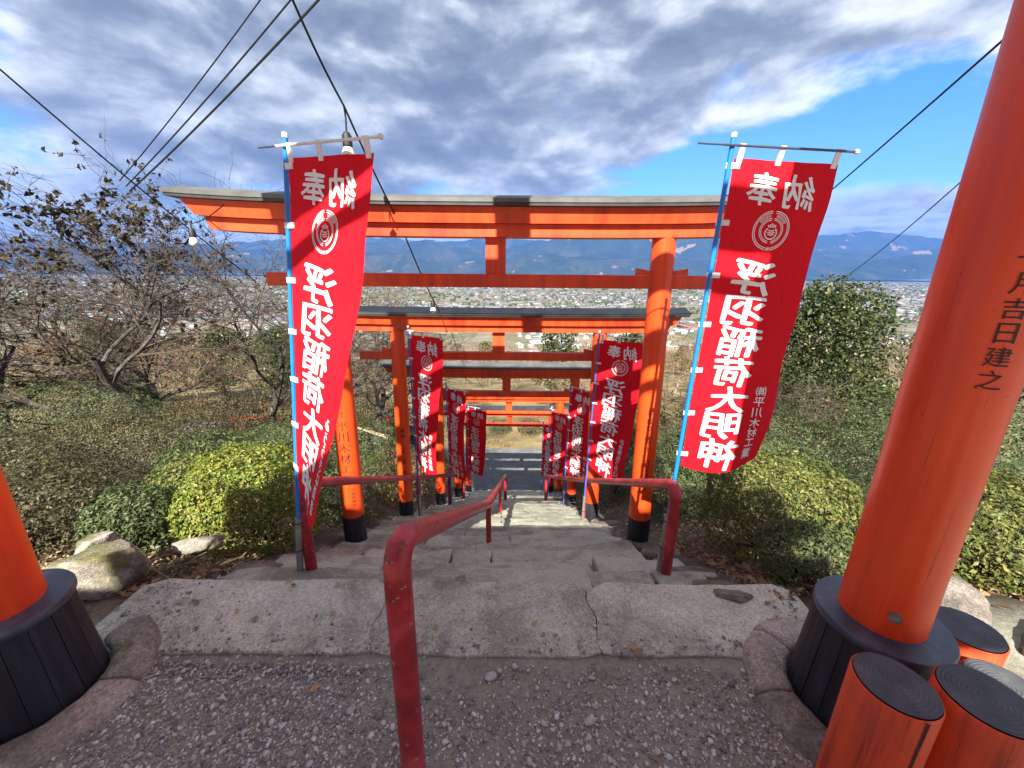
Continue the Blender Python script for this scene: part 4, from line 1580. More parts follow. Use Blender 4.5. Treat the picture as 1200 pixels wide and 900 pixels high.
cable('overhead_cable', cray(352, -14, 4.8), cray(148, 218, 6.8), .03, .0075, 'middle of the three cables at top left running to the tree')
cable('overhead_cable', cray(386, -14, 4.2), cray(152, 224, 6.6), .03, .009, 'thickest of the three cables at top left running to the tree')
cable('overhead_cable', cray(-20, 64, 5.5), cray(300, 330, 7.0), .04, .0075, 'cable falling from the left edge behind the torii roof')
cable('overhead_cable', cray(1190, 34, 3.2), cray(900, 285, 7.2), .02, .006, 'cable at the right running down behind the big banner')
cable('overhead_cable', cray(1135, 205, 7.0), cray(990, 325, 12.0), .06, .007, 'thin low cable right of the big banner, above the evergreen')
wp = cray(223, 262, 4.6)
bulb(wp, 'bare bulb hanging among the branches left of the torii', .03, 1.3)
cable('overhead_cable', wp, cray(262, 240, 2.95), .02, .004, 'short bulb cord under the left end of the torii roof', 8)

# ------------------------------------------------------------------ plants


def rand_dirs(n, r):
    v = r.standard_normal((n, 3))
    return v / np.linalg.norm(v, axis=1, keepdims=True)


def leaf_mesh(P, N, size, r, aspect=0.5, fold=0.25, var=0.35):
    """little folded leaves (4 corners, two triangles) at P facing roughly N"""
    n = len(P)
    T = np.cross(N, rand_dirs(n, r)); T /= np.linalg.norm(T, axis=1, keepdims=True) + 1e-9
    B = np.cross(N, T)
    s = (size * (1 + var * r.standard_normal(n)).clip(.4, 1.9))[:, None]
    a = P - T * s * .5
    b = P + B * s * aspect * .5 + N * s * fold * .3
    c = P + T * s * .5
    d = P - B * s * aspect * .5 + N * s * fold * .3
    V = np.stack([a, b, c, d], 1).reshape(-1, 3)
    i = np.arange(n)[:, None] * 4
    F = np.concatenate([i + np.array([[0, 1, 2]]), i + np.array([[0, 2, 3]])], 1).reshape(-1, 3)
    return V, F


LEAF_K = 0.72


def bush(x, y, rx, ry, h, nleaf, size, m, label, seed, z=None, lumps=0.15, group=None, twigs=60, inner=0.3, cat='shrub'):
    """clipped round shrub: leaf shell over a dark twiggy inside"""
    nleaf = int(nleaf * 1.7); size = size * LEAF_K
    r = np.random.default_rng(seed)
    zb = ground_z(x, y) if z is None else z
    root = empty('azalea_shrub', (x, y, zb))
    tag(root, label, cat, group)
    D = rand_dirs(nleaf, r)
    D[:, 2] = np.abs(D[:, 2]) * 1.0 - 0.18
    D /= np.linalg.norm(D, axis=1, keepdims=True)
    lum = np.array([mnoise.fractal(Vector((d[0] * 2.8 + seed, d[1] * 2.8, d[2] * 2.8)), 0.7, 2.1, 4) for d in D])
    rad = 1 + lumps * lum - np.where(r.random(nleaf) < inner, r.random(nleaf) * .35, r.random(nleaf) * .06)
    squash = np.where(D[:, 2] > 0, np.abs(D[:, 2]) ** 0.62, D[:, 2])
    P = np.stack([D[:, 0] * rx * rad, D[:, 1] * ry * rad, h * .30 + squash * h * .70 * rad], 1)
    P[:, 2] = np.maximum(P[:, 2], .02)
    N = D * .8 + rand_dirs(nleaf, r) * .75 + np.array([0, 0, .35])
    N /= np.linalg.norm(N, axis=1, keepdims=True)
    # stray shoots standing proud of the clipped surface
    ns = 45
    k0 = r.integers(0, nleaf, ns)
    SP, SN = [], []
    for k in k0:
        if D[k, 2] < .1: continue
        ax = D[k] * .6 + np.array([0, 0, .6]) + r.normal(0, .25, 3); ax /= np.linalg.norm(ax)
        L = r.uniform(.04, .13)
        for q in range(7):
            SP.append(P[k] + ax * L * q / 6 + r.normal(0, .006, 3)); SN.append(rand_dirs(1, r)[0] + ax * .4)
    if SP:
        SN = np.array(SN); SN /= np.linalg.norm(SN, axis=1, keepdims=True)
        P = np.concatenate([P, np.array(SP)]); N = np.concatenate([N, SN])
    V, F = leaf_mesh(P, N, size, r)
    f = mesh_np('foliage', V, F, m, root)
    tag(f, kind='stuff')
    # twigs
    mb = MB()
    for k in range(twigs):
        d = rand_dirs(1, r)[0]; d[2] = abs(d[2]) * .9 + .05
        b0 = np.array([r.normal(0, .1) * rx, r.normal(0, .1) * ry, 0.0])
        tip = np.array([d[0] * rx, d[1] * ry, .12 * h + d[2] * h * .85]) * r.uniform(.7, .96)
        mid = (b0 + tip) / 2 + r.normal(0, .04, 3)
        mb.tube([b0, mid, tip], [.009, .006, .003], 4, cap=False)
    mb.build('twigs', TWIG, root)
    return root


G_L, G_R = 'clipped shrubs left of the stairs', 'clipped shrubs right of the stairs'
bush(-2.08, 2.70, .50, .45, .84, 9000, .034, AZ_LIGHT, 'bright yellow-green clipped shrub beside the left banner post', 1, group=G_L, lumps=.11)
bush(-2.82, 3.0, .34, .34, .66, 4200, .034, AZ_MID, 'smaller green shrub in the gap left of the bright one', 2, group=G_L)
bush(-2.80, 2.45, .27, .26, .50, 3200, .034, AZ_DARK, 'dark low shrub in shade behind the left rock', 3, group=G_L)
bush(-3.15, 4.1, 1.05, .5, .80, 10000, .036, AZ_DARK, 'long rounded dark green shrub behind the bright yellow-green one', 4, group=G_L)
bush(-3.55, 2.4, .58, .45, .58, 7000, .034, BRONZE, 'olive-brown shrub beyond the left rock, beside the left pillar', 5, group=G_L)
bush(-4.9, 3.0, .9, .6, .9, 10000, .030, BRONZE, 'bronze-leaved shrub at the left edge behind the left pillar', 6, group=G_L)
bush(-4.7, 4.6, 1.3, .8, 1.05, 14000, .032, BRONZE, 'wide bronze shrub below the leafy bare tree', 7, group=G_L, inner=.4)
bush(-6.6, 5.2, 1.5, 1.0, 1.5, 14000, .036, AZ_DARK, 'tall dull green shrub at the far left edge', 8, group=G_L, inner=.4)
bush(-3.0, 5.6, 1.3, .7, 1.0, 7000, .042, AZ_DARK, 'dark green shrub between the left trees', 9, group=G_L)
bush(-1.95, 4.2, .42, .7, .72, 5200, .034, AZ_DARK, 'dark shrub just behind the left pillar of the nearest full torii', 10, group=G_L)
bush(-2.0, 5.7, .55, .6, .8, 5200, .036, RUSSET, 'brown-topped round shrub beside the second left pillar', 11, group=G_L)
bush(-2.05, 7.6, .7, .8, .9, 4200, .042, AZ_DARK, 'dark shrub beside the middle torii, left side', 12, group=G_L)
bush(2.0, 2.5, .52, .48, .80, 10000, .032, AZ_MID, 'round clipped green shrub beside the right big banner', 13, group=G_R, lumps=.10)
bush(1.72, 1.88, .26, .24, .34, 2600, .030, AZ_DARK, 'low dark tuft of shrub in front of the round right one', 14, group=G_R)
bush(3.1, 4.4, .9, .7, .85, 9500, .038, AZ_DARK, 'wide dark green shrub behind the round right one', 15, group=G_R)
bush(3.0, 2.05, .62, .5, .62, 9000, .034, AZ_MID, 'yellow-tipped shrub behind the right pillar', 16, group=G_R)
bush(4.4, 3.0, 1.1, .8, 1.15, 9000, .038, AZ_DARK, 'large dark shrub at the right edge', 17, group=G_R)
bush(2.0, 4.3, .55, .6, .66, 4500, .036, AZ_DARK, 'dark low shrub behind the right pillar of the nearest full torii', 18, group=G_R)
bush(1.9, 6.0, .6, .8, .7, 4500, .04, AZ_DARK, 'dark shrub below the second right banner', 19, group=G_R)
bush(1.95, 8.4, .7, .9, .8, 4000, .045, AZ_MID, 'green shrub beside the lower gates, right side', 20, group=G_R)
bush(4.4, 6.3, 1.6, 1.1, 1.2, 8000, .048, AZ_DARK, 'broad dark shrub below the evergreen tree', 21, group=G_R)
bush(-0.55, 17.2, .55, .4, .6, 1500, .06, AZ_DARK, 'small round shrub beyond the road at the foot of the stairs', 22)
bush(0.9, 17.0, .6, .5, .7, 1500, .06, BRONZE, 'second small round shrub beyond the road', 23)
bush(-2.6, 17.6, 1.1, .7, 1.0, 2000, .07, AZ_DARK, 'larger shrub beyond the road behind the left banners', 24)
bush(3.2, 16.6, 1.2, .8, 1.1, 2200, .07, AZ_MID, 'larger shrub beyond the road behind the right banners', 25)


def bank_shrubs():
    r = np.random.default_rng(88)
    for k, (x, y, rx, h, m) in enumerate([(-4.3, 7.0, 1.0, 1.0, BRONZE), (-6.3, 7.6, 1.3, 1.4, BRONZE), (-8.6, 7.4, 1.6, 1.8, BRONZE), (-10.6, 8.6, 1.8, 2.2, AZ_DARK), (-4.0, 9.6, 1.2, 1.5, AZ_DARK), (-6.2, 10.0, 1.6, 1.9, BRONZE), (-8.8, 10.6, 1.8, 2.4, BRONZE), (-3.0, 11.2, .9, 1.2, BRONZE), (-5.2, 12.4, 1.4, 2.0, BRONZE), (-8.0, 13.4, 1.7, 2.5, AZ_DARK)]):
        bush(x, y, rx, rx * .75, h, 5200, .052, m, 'dull brownish shrub on the overgrown bank far left of the stairs', 500 + k, group='overgrown shrubs on the left bank', lumps=.35, inner=.5, twigs=110)
    for k, (x, y, rx, h, m) in enumerate([(6.4, 5.4, 1.4, 1.5, AZ_DARK), (8.6, 6.4, 1.7, 1.7, AZ_DARK), (6.6, 7.9, 1.3, 1.6, AZ_DARK), (3.4, 7.3, 1.0, 1.0, AZ_DARK), (9.4, 9.4, 1.6, 1.9, BRONZE), (3.9, 10.8, 1.2, 1.3, BRONZE), (6.2, 11.6, 1.6, 1.9, AZ_DARK)]):
        bush(x, y, rx, rx * .75, h, 5200, .052, m, 'dark untrimmed shrub on the bank below the right evergreen', 600 + k, group='overgrown shrubs on the right bank', lumps=.32, inner=.45, twigs=100)


bank_shrubs()


def tree_skeleton(r, base, h, spread, levels=5, lean=(0, 0), r0=.09, kids=(3, 4, 4, 4, 4), up=.35, wig=.18, forks=None):
    """list of branch polylines [(points, radii, level)]"""
    out = []

    def grow(p, d, L, rad, lev):
        n = 6 if lev < 2 else 4
        pts, rs = [p.copy()], [rad]
        for i in range(n):
            d = d + Vector(r.normal(0, wig, 3)) + Vector((0, 0, up * .10))
            d.normalize()
            p = p + d * (L / n)
            pts.append(p.copy()); rs.append(rad * (1 - .55 * (i + 1) / n))
        out.append((pts, rs, lev))
        if lev >= levels: return
        k = kids[min(lev, len(kids) - 1)]
        for j in range(k):
            t = (.30 + .70 * (j + r.random()) / k) if lev else (.45 + .55 * (j + .5) / k)
            idx = min(n - 1, int(t * n)); f = t * n - idx
            q = pts[idx].lerp(pts[idx + 1], min(1, f))
            ax = Vector(r.normal(0, 1, 3)); dd = (pts[idx + 1] - pts[idx]).normalized()
            side = (ax - dd * ax.dot(dd)).normalized()
            ang = r.uniform(.45, .95)
            nd = dd * math.cos(ang) + side * math.sin(ang)
            nd = Vector((nd.x * spread, nd.y * spread, nd.z * .8 + up * .25)).normalized()
            grow(q, nd, L * r.uniform(.52, .78), max(.0036, rs[idx] * r.uniform(.5, .68)), lev + 1)
    grow(Vector(base), Vector((lean[0], lean[1], 1)).normalized(), h * .42, r0, 0)
    return out


def bare_tree(x, y, h, label, seed, lean=(0, 0), leaves=0, leaf_m=TREELEAF, leaf_size=.06, r0=.085, levels=5, spread=1.3, group=None, z=None, bark=BARK, twig=TWIG, leaf_zone=None, kids=(4, 5, 5, 4, 4), name='bare_tree', up=.35):
    r = np.random.default_rng(seed)
    zb = ground_z(x, y) if z is None else z
    root = empty(name, (x, y, zb))
    tag(root, label, 'tree', group)
    sk = tree_skeleton(r, (0, 0, -.15), h, spread, levels, lean, r0, kids, up)
    tb, cb = MB(), MB()
    tips = []
    for pts, rs, lev in sk:
        n = (8, 7, 5, 4, 3, 3, 3)[min(6, lev)]
        (tb if lev <= 1 else cb).tube(pts, rs, n, cap=False)
        if lev >= levels - 1:
            tips += pts[2:]
    tb.build('trunk', bark, root, smooth=True)
    cr = cb.build('crown', twig, root)
    if leaves:
        T = np.array([p[:] for p in tips])
        if leaf_zone is not None:
            T = T[leaf_zone(T)]
        if len(T):
            k = r.integers(0, len(T), leaves)
            # leaves gather in tufts
            k = np.repeat(k[:max(1, leaves // 3)], 3)
            P = T[k] + r.normal(0, .022, (len(k), 3))
            N = rand_dirs(len(k), r)
            V, F = leaf_mesh(P, N, leaf_size, r, .55, .5)
            tag(mesh_np('leaves', V, F, leaf_m, cr), kind='stuff')
    return root


bare_tree(-5.5, 5.9, 6.0, 'bare tree at the left with dark withered leaves on its upper branches', 41, (.0, 0), 2300, TREELEAF, .07, .10, 5, 1.45, leaf_zone=lambda T: (T[:, 2] > 3.3) & (T[:, 0] < 1.2), up=.5)
bare_tree(-5.0, 7.4, 6.6, 'bare upright tree just left of the big left banner', 45, (.1, 0), 240, TREELEAF, .07, .085, 5, 1.15)
bare_tree(-3.1, 8.0, 4.4, 'dark leaning bare tree behind the left pillar of the nearest torii', 52, (.25, .05), 120, RUSSET, .06, .11, 5, 1.35)
bare_tree(-8.0, 5.4, 5.6, 'leafy dark tree at the far left edge of the view', 57, (.2, 0), 1800, TREELEAF, .07, .09, 5, 1.5)
bare_tree(4.3, 8.3, 4.6, 'thin bare tree between the right torii pillar and the big right banner', 61, (-.1, 0), 200, RUSSET, .06, .07, 5, 1.5)
bare_tree(-9.0, 9.0, 5.5, 'russet bare tree standing behind the far left shrubs', 66, (0, 0), 900, RUSSET, .08, .10, 5, 1.3)
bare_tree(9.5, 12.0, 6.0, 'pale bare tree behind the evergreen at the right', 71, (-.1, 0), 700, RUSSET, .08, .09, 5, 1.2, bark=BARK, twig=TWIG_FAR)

K2 = (5, 6, 5, 4, 4)
bare_tree(-6.9, 6.9, 6.0, 'fine-twigged bare tree behind the leafy one at the left', 143, (.15, 0), 500, TREELEAF, .06, .08, 5, 1.35, kids=K2)
bare_tree(-4.0, 6.5, 5.0, 'slender bare tree with many twigs right beside the big left banner', 149, (-.15, 0), 160, TREELEAF, .06, .065, 5, 1.3, kids=K2)
bare_tree(-7.6, 10.5, 6.5, 'bare tree farther down the left bank', 153, (.1, 0), 300, RUSSET, .07, .09, 5, 1.3, kids=K2)
bare_tree(5.6, 10.2, 5.2, 'bare twiggy tree rising behind the big right banner', 157, (-.25, 0), 200, RUSSET, .06, .075, 5, 1.5, kids=K2)


def evergreen(x, y, h, rad, label, seed, nleaf=14000, size=.075, m=EVERG, group=None, z=None, name='evergreen_tree', lobes=26, yscale=1.0):
    r = np.random.default_rng(seed)
    zb = ground_z(x, y) if z is None else z
    root = empty(name, (x, y, zb))
    tag(root, label, 'tree', group)
    sk = tree_skeleton(r, (0, 0, -.15), h, 1.1, 3, (0, 0), h * .028, (5, 4, 3), .5)
    tb = MB()
    for pts, rs, lev in sk:
        tb.tube(pts, rs, (8, 6, 4, 3)[lev], cap=False)
    tb.build('trunk', BARK, root, smooth=True)
    # clumps through the crown
    C, S = [], []
    for k in range(lobes):
        t = (k + .5) / lobes
        zc = h * (.20 + .72 * t)
        w = rad * (math.sin(math.pi * min(1, .22 + .74 * t)) ** .7)
        a = k * 2.4 + r.uniform(-.4, .4)
        q = r.uniform(.35, .82)
        C.append((w * q * math.cos(a), w * q * math.sin(a) * yscale, zc)); S.append(rad * r.uniform(.26, .44))
    C, S = np.array(C), np.array(S)
    i = r.choice(lobes, nleaf, p=S ** 2 / (S ** 2).sum())
    D = rand_dirs(nleaf, r)
    rr = S[i] * np.where(r.random(nleaf) < .75, r.uniform(.8, 1.06, nleaf), r.uniform(.2, .85, nleaf))
    lum = np.array([1 + .28 * mnoise.noise(Vector((c[0] + d[0] * 3, c[1] + d[1] * 3, c[2] + d[2] * 3))) for c, d in zip(C[i], D)])
    P = C[i] + D * (rr * lum)[:, None] * np.array([1, 1, .85])
    N = D * .7 + rand_dirs(nleaf, r) * .9 + np.array([0, 0, .3])
    N /= np.linalg.norm(N, axis=1, keepdims=True)
    V, F = leaf_mesh(P, N, size, r, .55)
    tag(mesh_np('crown', V, F, m, root), kind='stuff')
    return root


evergreen(7.4, 9.0, 4.7, 1.75, 'dense ivy-clad evergreen tree at the right beside the big pillar', 81, 26000, .078)
evergreen(5.0, 8.8, 2.6, 1.0, 'smaller dark evergreen tree behind the big right banner', 82, 7000, .075)
evergreen(3.1, 9.4, 1.9, .8, 'low leafy evergreen right of the nearest torii right pillar', 83, 5000, .075, AZ_LIGHT)


def hillside_trees():
    r = np.random.default_rng(5)
    protos = []
    for k in range(4):
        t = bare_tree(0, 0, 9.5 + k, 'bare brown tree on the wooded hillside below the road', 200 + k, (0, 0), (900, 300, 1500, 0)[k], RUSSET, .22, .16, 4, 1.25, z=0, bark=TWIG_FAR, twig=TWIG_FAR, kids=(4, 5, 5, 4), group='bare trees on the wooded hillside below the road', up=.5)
        for c in t.children:
            pass
        protos.append(t)
    ev = [evergreen(0, 0, 9 + 2 * k, 2.7, 'dark evergreen tree on the wooded hillside below the road', 300 + k, 3500, .32, EVERG, 'evergreen trees on the wooded hillside below the road', z=0) for k in range(2)]
    used = [False] * 6
    allp = protos + ev
    n = 0
    spots = []
    while n < 290:
        y = 23 + 65 * r.random() ** 1.3 if n < 110 else 88 * math.exp(r.random() * 1.45)
        x = y * r.uniform(-1.25, 1.35)
        # keep the sight line over the stairs more open
        if -0.10 < x / y < 0.16 and y < 34: continue
        if any((x - a) ** 2 + (y - b) ** 2 < (2.6 if n < 110 else 6) ** 2 for a, b in spots): continue
        spots.append((x, y))
        k = int(r.choice(6, p=[.22, .22, .18, .2, .10, .08]))
        src = allp[k]
        o = src if not used[k] else copy_tree(src)
        used[k] = True
        zg = ground_z(x, y)
        # tree tops stay below the horizon line, as on the falling slope
        hmax = max(5.0, (1.6 - y * 0.12) - zg)
        s = min(r.uniform(.55, 1.0), hmax / (9.5 + (k % 4)))
        o.location = (x, y, zg)
        o.scale = (s * 1.1, s * 1.1, s)
        o.rotation_euler.z = r.uniform(0, 6.28)
        n += 1


hillside_trees()

# nearer roadside trees beyond the lane, seen through the gates
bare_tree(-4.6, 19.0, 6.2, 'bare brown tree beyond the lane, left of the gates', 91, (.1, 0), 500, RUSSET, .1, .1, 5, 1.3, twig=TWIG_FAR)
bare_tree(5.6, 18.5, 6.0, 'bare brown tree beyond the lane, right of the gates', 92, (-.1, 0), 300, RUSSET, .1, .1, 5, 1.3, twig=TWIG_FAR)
evergreen(2.6, 21.5, 6.2, 1.3, 'slim dark evergreen beyond the lane, seen between the gate pillars', 93, 5000, .14)

# ------------------------------------------------------------------ rocks, litter, gravel


def rock(x, y, sx, sy, sz, label, seed, z=None, rot=0.0, m=ROCK, cat='rock'):
    bm = bmesh.new()
    bmesh.ops.create_icosphere(bm, subdivisions=4, radius=1)
    r = random.Random(seed)
    planes = [(Vector((r.gauss(0, 1), r.gauss(0, 1), r.gauss(0, .8))).normalized(), r.uniform(.5, .88)) for _ in range(17)]
    for v in bm.verts:
        p = v.co.copy()
        for n_, d in planes:
            q = p.dot(n_) - d
            if q > 0: p -= n_ * q * .92
        p *= 1 + .10 * mnoise.fractal(p * 2.6 + Vector((seed, 0, 0)), .7, 2.2, 5) + .05 * abs(mnoise.noise(p * 6.0))
        v.co = Vector((p.x * sx, p.y * sy, p.z * sz))
    bm.verts.index_update()
    V = [v.co[:] for v in bm.verts]; F = [[v.index for v in f.verts] for f in bm.faces]
    bm.free()
    zb = ground_z(x, y) if z is None else z
    o = mesh_np('rock', V, F, m, None, True, loc=(x, y, zb))
    o.rotation_euler.z = rot
    tag(o, label, cat, 'rocks beside the landing')
    return o


rock(-2.20, 1.72, .25, .19, .17, 'large pale mossy rock beside the left drum base', 3, 0.06, .4)
rock(-2.46, 1.92, .14, .11, .09, 'smaller rock touching the large one by the left pillar', 9, 0.03, 1.2)
rock(1.95, 1.50, .36, .22, .09, 'flat mossy rock slab behind the right pillar', 21, 0.10, .3)
rock(2.30, 1.22, .22, .20, .09, 'mossy rock at the right edge beside the low log posts', 23, 0.10, .9)
rock(-1.95, 2.02, .18, .10, .045, 'low flat rock beneath the bright yellow-green shrub', 37, -.05, .2)


def pebbles():
    r = np.random.default_rng(17)
    bm = bmesh.new(); bmesh.ops.create_icosphere(bm, subdivisions=1, radius=1)
    bm.verts.index_update()
    iv = np.array([v.co[:] for v in bm.verts]); fi = np.array([[v.index for v in f.verts] for f in bm.faces]); bm.free()
    N = 76000
    x = r.uniform(-2.3, 1.9, N); y = r.uniform(.35, 1.30, N)
    keep = ((x - (T0_CX - T0_SPAN / 2)) ** 2 + (y - T0_Y) ** 2 > .36 ** 2) & ((x - (T0_CX + T0_SPAN / 2)) ** 2 + (y - T0_Y) ** 2 > .36 ** 2)
    dens = np.array([.62 + .7 * nz(a * 1.6, b * 1.6, 1.5) for a, b in zip(x, y)]) - .55 * np.clip((y - 1.0) / .3, 0, 1) * (np.abs(x) < 1.1)
    keep &= r.random(N) < dens
    x, y = x[keep], y[keep]
    # thin spill over the edge of the slab and along its sides
    M = 1000
    xs = r.uniform(-2.0, 1.6, M); ys = 1.28 + np.abs(r.normal(0, .09, M))
    M2 = 700
    xe = np.concatenate([r.normal(-1.72, .14, M2), r.normal(1.42, .12, 350)]); ye = r.uniform(1.25, 2.1, M2 + 350)
    x = np.concatenate([x, xs, xe]); y = np.concatenate([y, ys, ye])
    N = len(x)
    s = .0026 * np.exp(r.normal(.2, .5, N)).clip(.45, 4.2)
    sc = np.stack([s * r.uniform(.8, 1.5, N), s * r.uniform(.7, 1.1, N), s * r.uniform(.5, .85, N)], 1)
    V = iv[None] * (1 + .22 * r.standard_normal((N, len(iv), 1)).clip(-1.2, 1.2)) * sc[:, None]
    th = r.uniform(0, 6.28, N); c, q = np.cos(th)[:, None], np.sin(th)[:, None]
    V = np.stack([V[..., 0] * c - V[..., 1] * q, V[..., 0] * q + V[..., 1] * c, V[..., 2]], -1)
    z = np.array([max(ground_z(float(a), float(b)), .0 if (1.29 < b < 1.7 and -1.9 < a < 1.45) else -9) for a, b in zip(x, y)])
    V += np.stack([x, y, z + sc[:, 2] * .5], 1)[:, None]
    F = (np.arange(N)[:, None, None] * len(iv) + fi[None]).reshape(-1, 3)
    tag(mesh_np('gravel', V.reshape(-1, 3), F, PEBBLE), 'loose grey gravel covering the landing', kind='stuff')
    # the few stones that stand out singly
    big = [(-0.075, 1.19, .026, .017, .012, 'pale oval pebble right of the middle handrail post'),
           (0.02, 1.235, .012, .010, .008, 'small grey pebble near the edge of the slab'),
           (0.13, 1.02, .016, .009, .008, 'white chip of stone in the middle of the gravel'),
           (0.30, 1.03, .024, .015, .010, 'flat grey stone in the right half of the gravel'),
           (0.07, .905, .013, .010, .008, 'white pebble at the bottom middle of the gravel'),
           (0.34, 1.19, .011, .008, .007, 'small pale pebble below the brown leaf'),
           (-0.60, 1.06, .018, .013, .008, 'brownish flat stone left of the middle handrail'),
           (-1.40, 1.47, .022, .014, .010, 'pale stone at the left end of the slab')]
    for k, (a, b, sx, sy, sz, lab) in enumerate(big):
        bm = bmesh.new(); bmesh.ops.create_icosphere(bm, subdivisions=3, radius=1)
        for v in bm.verts:
            p = v.co * (1 + .16 * mnoise.fractal(v.co * 1.6 + Vector((k * 7.1, 0, 0)), .8, 2, 3))
            v.co = Vector((p.x * sx, p.y * sy, p.z * sz))
        bm.verts.index_update()
        o = mesh_np('pebble', [v.co[:] for v in bm.verts], [[v.index for v in f.verts] for f in bm.faces], PEBBLE_PALE, None, True, loc=(a, b, sz * .6 + 0))
        o.rotation_euler.z = k * 1.1 + .4
        bm.free()
        tag(o, lab, 'pebble', 'single stones lying on the gravel')


pebbles()


def leaf_shape():
    V, F = [], []
    n = 7
    for i in range(n + 1):
        t = i / n
        w = .30 * math.sin(math.pi * t) ** .8 * (1 + .15 * math.sin(t * 23))
        curl = .16 * (t - .5) ** 2
        V += [(t - .5, -w, .10 * abs(w) / .3 + curl), (t - .5, 0, curl), (t - .5, w, .10 * abs(w) / .3 + curl)]
    for i in range(n):
        a = i * 3
        F += [(a, a + 3, a + 4, a + 1), (a + 1, a + 4, a + 5, a + 2)]
    me = bpy.data.meshes.new('fallen_leaf')
    me.from_pydata(V, [], F); me.materials.append(mat('fallen_leaf_brown', lambda t, p, o: (t.l(t.ramp(t.n('ShaderNodeObjectInfo').outputs['Random'], [(0, (.22, .10, .05)), (.35, (.36, .20, .10)), (.65, (.42, .30, .15)), (1, (.36, .33, .12))]), p.inputs['Base Color']), p.inputs['Roughness'].__setattr__('default_value', .7))))
    return me


def fallen_leaves():
    me = leaf_shape()
    r = np.random.default_rng(33)
    def put(x, y, z, s, rz, label, group=None):
        o = bpy.data.objects.new('fallen_leaf', me)
        o.location = (x, y, z); o.scale = (s, s * r.uniform(.7, 1.1), s); o.rotation_euler = (r.normal(0, .12), r.normal(0, .12), rz)
        link(o)
        tag(o, label, 'leaf', group)
    put(.565, 1.30, .010, .055, .5, 'curled brown leaf lying where slab meets gravel')
    put(-.27, 2.0, path_z(2.15) + .02, .07, .3, 'brown leaf on the upper steps left of the stair centre')
    put(.12, 2.35, path_z(2.5) + .03, .06, .9, 'tan leaf on the steps near the middle of the stairs')
    put(-.98, 1.9, path_z(2.0) + .01, .06, .2, 'tan leaf beside the foot of the left banner post')
    put(-1.62, 1.84, -.01, .09, .8, 'long yellow leaf below the bright left shrub')
    lab = 'small dry leaf lying on the landing or the upper steps'
    for k in range(46):
        if k < 26:
            x, y = r.uniform(-1.9, -1.1), r.uniform(1.35, 2.4)
        elif k < 36:
            x, y = r.uniform(.9, 1.6), r.uniform(1.5, 2.6)
        else:
            x, y = r.uniform(-1.4, 1.0), r.uniform(.85, 1.9)
        z = ground_z(x, y) + .03 if abs(x + .2) > 1.3 else (.006 if y < 1.7 else path_z(y + .15) + .03)
        put(x, y, z, r.uniform(.018, .045), r.uniform(0, 6.28), lab, 'small dry leaves on the landing')
    # deep litter under the shrubs and down the banks
    N = 12000
    side = r.random(N) < .5
    x = np.where(side, -1.75 - np.abs(r.normal(0, 1.6, N)), 1.35 + np.abs(r.normal(0, 1.4, N)))
    y = r.uniform(1.5, 11, N)
    y = np.where(r.random(N) < .5, 1.6 + np.abs(r.normal(0, 1.0, N)), y)
    z = np.array([ground_z(float(a), float(b)) for a, b in zip(x, y)])
    P = np.stack([x, y, z + r.uniform(.004, .03, N)], 1)
    Nn = rand_dirs(N, r) * .45 + np.array([0, 0, 1]); Nn /= np.linalg.norm(Nn, axis=1, keepdims=True)
    V, F = leaf_mesh(P, Nn, .045, r, .45, .6)
    tag(mesh_np('leaf_litter', V, F, DEADLEAF), 'dry leaf litter under the shrubs and along the banks', kind='stuff')
    # twiggy dry stems and weeds at the stair edges
    mb = MB()
    for k in range(420):
        sx = -1 if r.random() < .5 else 1
        yy = r.uniform(1.7, 9)
        xx = (-1.75 - abs(r.normal(0, .5))) if sx < 0 else (1.3 + abs(r.normal(0, .5)))
        zz = ground_z(xx, yy)
        d = rand_dirs(1, r)[0]
        L = r.uniform(.08, .32)
        a = np.array([xx, yy, zz + .01])
        b_ = a + np.array([d[0], d[1], abs(d[2]) * .5]) * L
        mb.tube([a, (a + b_) / 2 + r.normal(0, .015, 3), b_], [.003, .0022, .0012], 3, cap=False)
    tag(mb.build('dry_stems', TWIG_FAR, None), 'dry twigs and stems scattered along the stair banks', kind='stuff')


fallen_leaves()


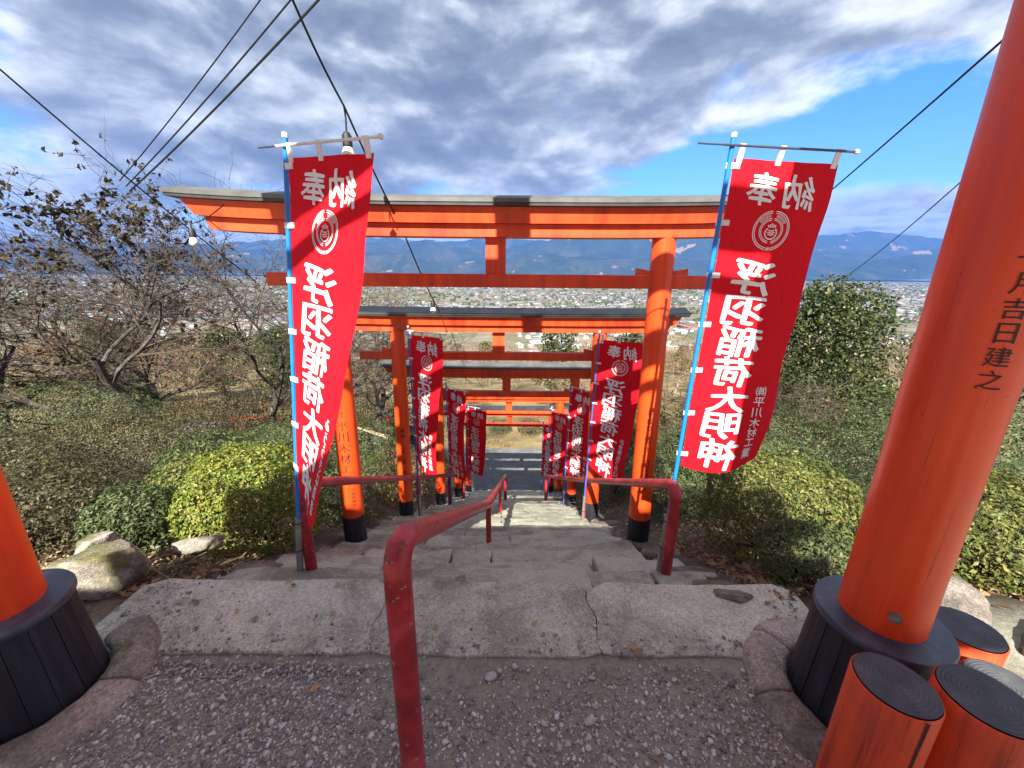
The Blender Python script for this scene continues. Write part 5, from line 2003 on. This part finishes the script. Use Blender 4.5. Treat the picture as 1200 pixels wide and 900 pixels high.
def dry_grass():
    r = np.random.default_rng(77)
    N = 26000
    y = 15.4 + 14 * r.random(N) ** 1.4
    x = y * r.uniform(-.95, 1.0, N)
    keep = np.array([nz(a * .45, b * .45, 6.1) > -.25 + .3 * c for a, b, c in zip(x, y, r.random(N))])
    x, y = x[keep], y[keep]
    N = len(x)
    z = np.array([ground_z(float(a), float(b)) for a, b in zip(x, y)])
    h = r.uniform(.06, .26, N); w = r.uniform(.008, .02, N); th = r.uniform(0, 6.28, N)
    lx, ly = r.normal(0, .07, N), r.normal(0, .07, N)
    A = np.stack([x - w * np.cos(th), y - w * np.sin(th), z], 1); B = np.stack([x + w * np.cos(th), y + w * np.sin(th), z], 1)
    C = np.stack([x + lx, y + ly, z + h], 1)
    V = np.stack([A, B, C], 1).reshape(-1, 3)
    F = np.arange(3 * N).reshape(-1, 3)
    tag(mesh_np('dry_grass', V, F, RUSSET), 'dry tan grass on the verge beyond the lane', kind='stuff')


dry_grass()

# ------------------------------------------------------------------ small things beyond the stairs


def red_fence(x0, x1, y, z, label, n):
    root = empty('red_fence', (x0, y, z))
    tag(root, label, 'fence')
    L = x1 - x0
    for zz in (.35, .75):
        b = MB(); b.box((L / 2, 0, zz), (L, .05, .07)); b.build('rail', REDFENCE, root)
    for k in range(n + 1):
        b = MB(); b.box((L * k / n, .0, .45), (.09, .09, .9)); b.build('post', REDFENCE, root)


red_fence(-13, -4.2, 16.7, ROADZ, 'low red fence along the far side of the lane at the left', 6)
ws = empty('wooden_stand', (-2.75, 6.3, ground_z(-2.75, 6.3)))
tag(ws, 'low dark wooden rail stand with pale poles laid on it, behind the left pillar', 'stand')
for dx in (-.55, .55):
    b = MB(); b.box((dx, 0, .4), (.07, .07, 1.0)); b.build('post', OLDWOOD, ws)
b = MB(); b.box((0, 0, .86), (1.35, .08, .09)); b.build('beam', OLDWOOD, ws)
for k in range(2):
    b = MB(); b.tube([(-.7 + .1 * k, -.06, 1.12), (.0, -.07, .95), (.62, -.08, .78 - .05 * k)], .013, 6); b.build('pole', BAMBOO, ws)

# ------------------------------------------------------------------ haze over the plain


def build_haze():
    b = MB()
    b.box((0, 10500, 1040), (70000, 24000, 2330))
    m = bpy.data.materials.new('valley_haze')
    m.use_nodes = True
    t = NT(m.node_tree)
    out = t.n('ShaderNodeOutputMaterial')
    v = t.n('ShaderNodeVolumePrincipled')
    v.inputs['Color'].default_value = (0.11, 0.29, 0.82, 1)
    v.inputs['Density'].default_value = 0.000047
    v.inputs['Anisotropy'].default_value = 0.0
    t.l(v.outputs[0], out.inputs['Volume'])
    o = b.build('haze', m)
    tag(o, 'thin bluish haze over the plain and mountains', kind='stuff')


build_haze()
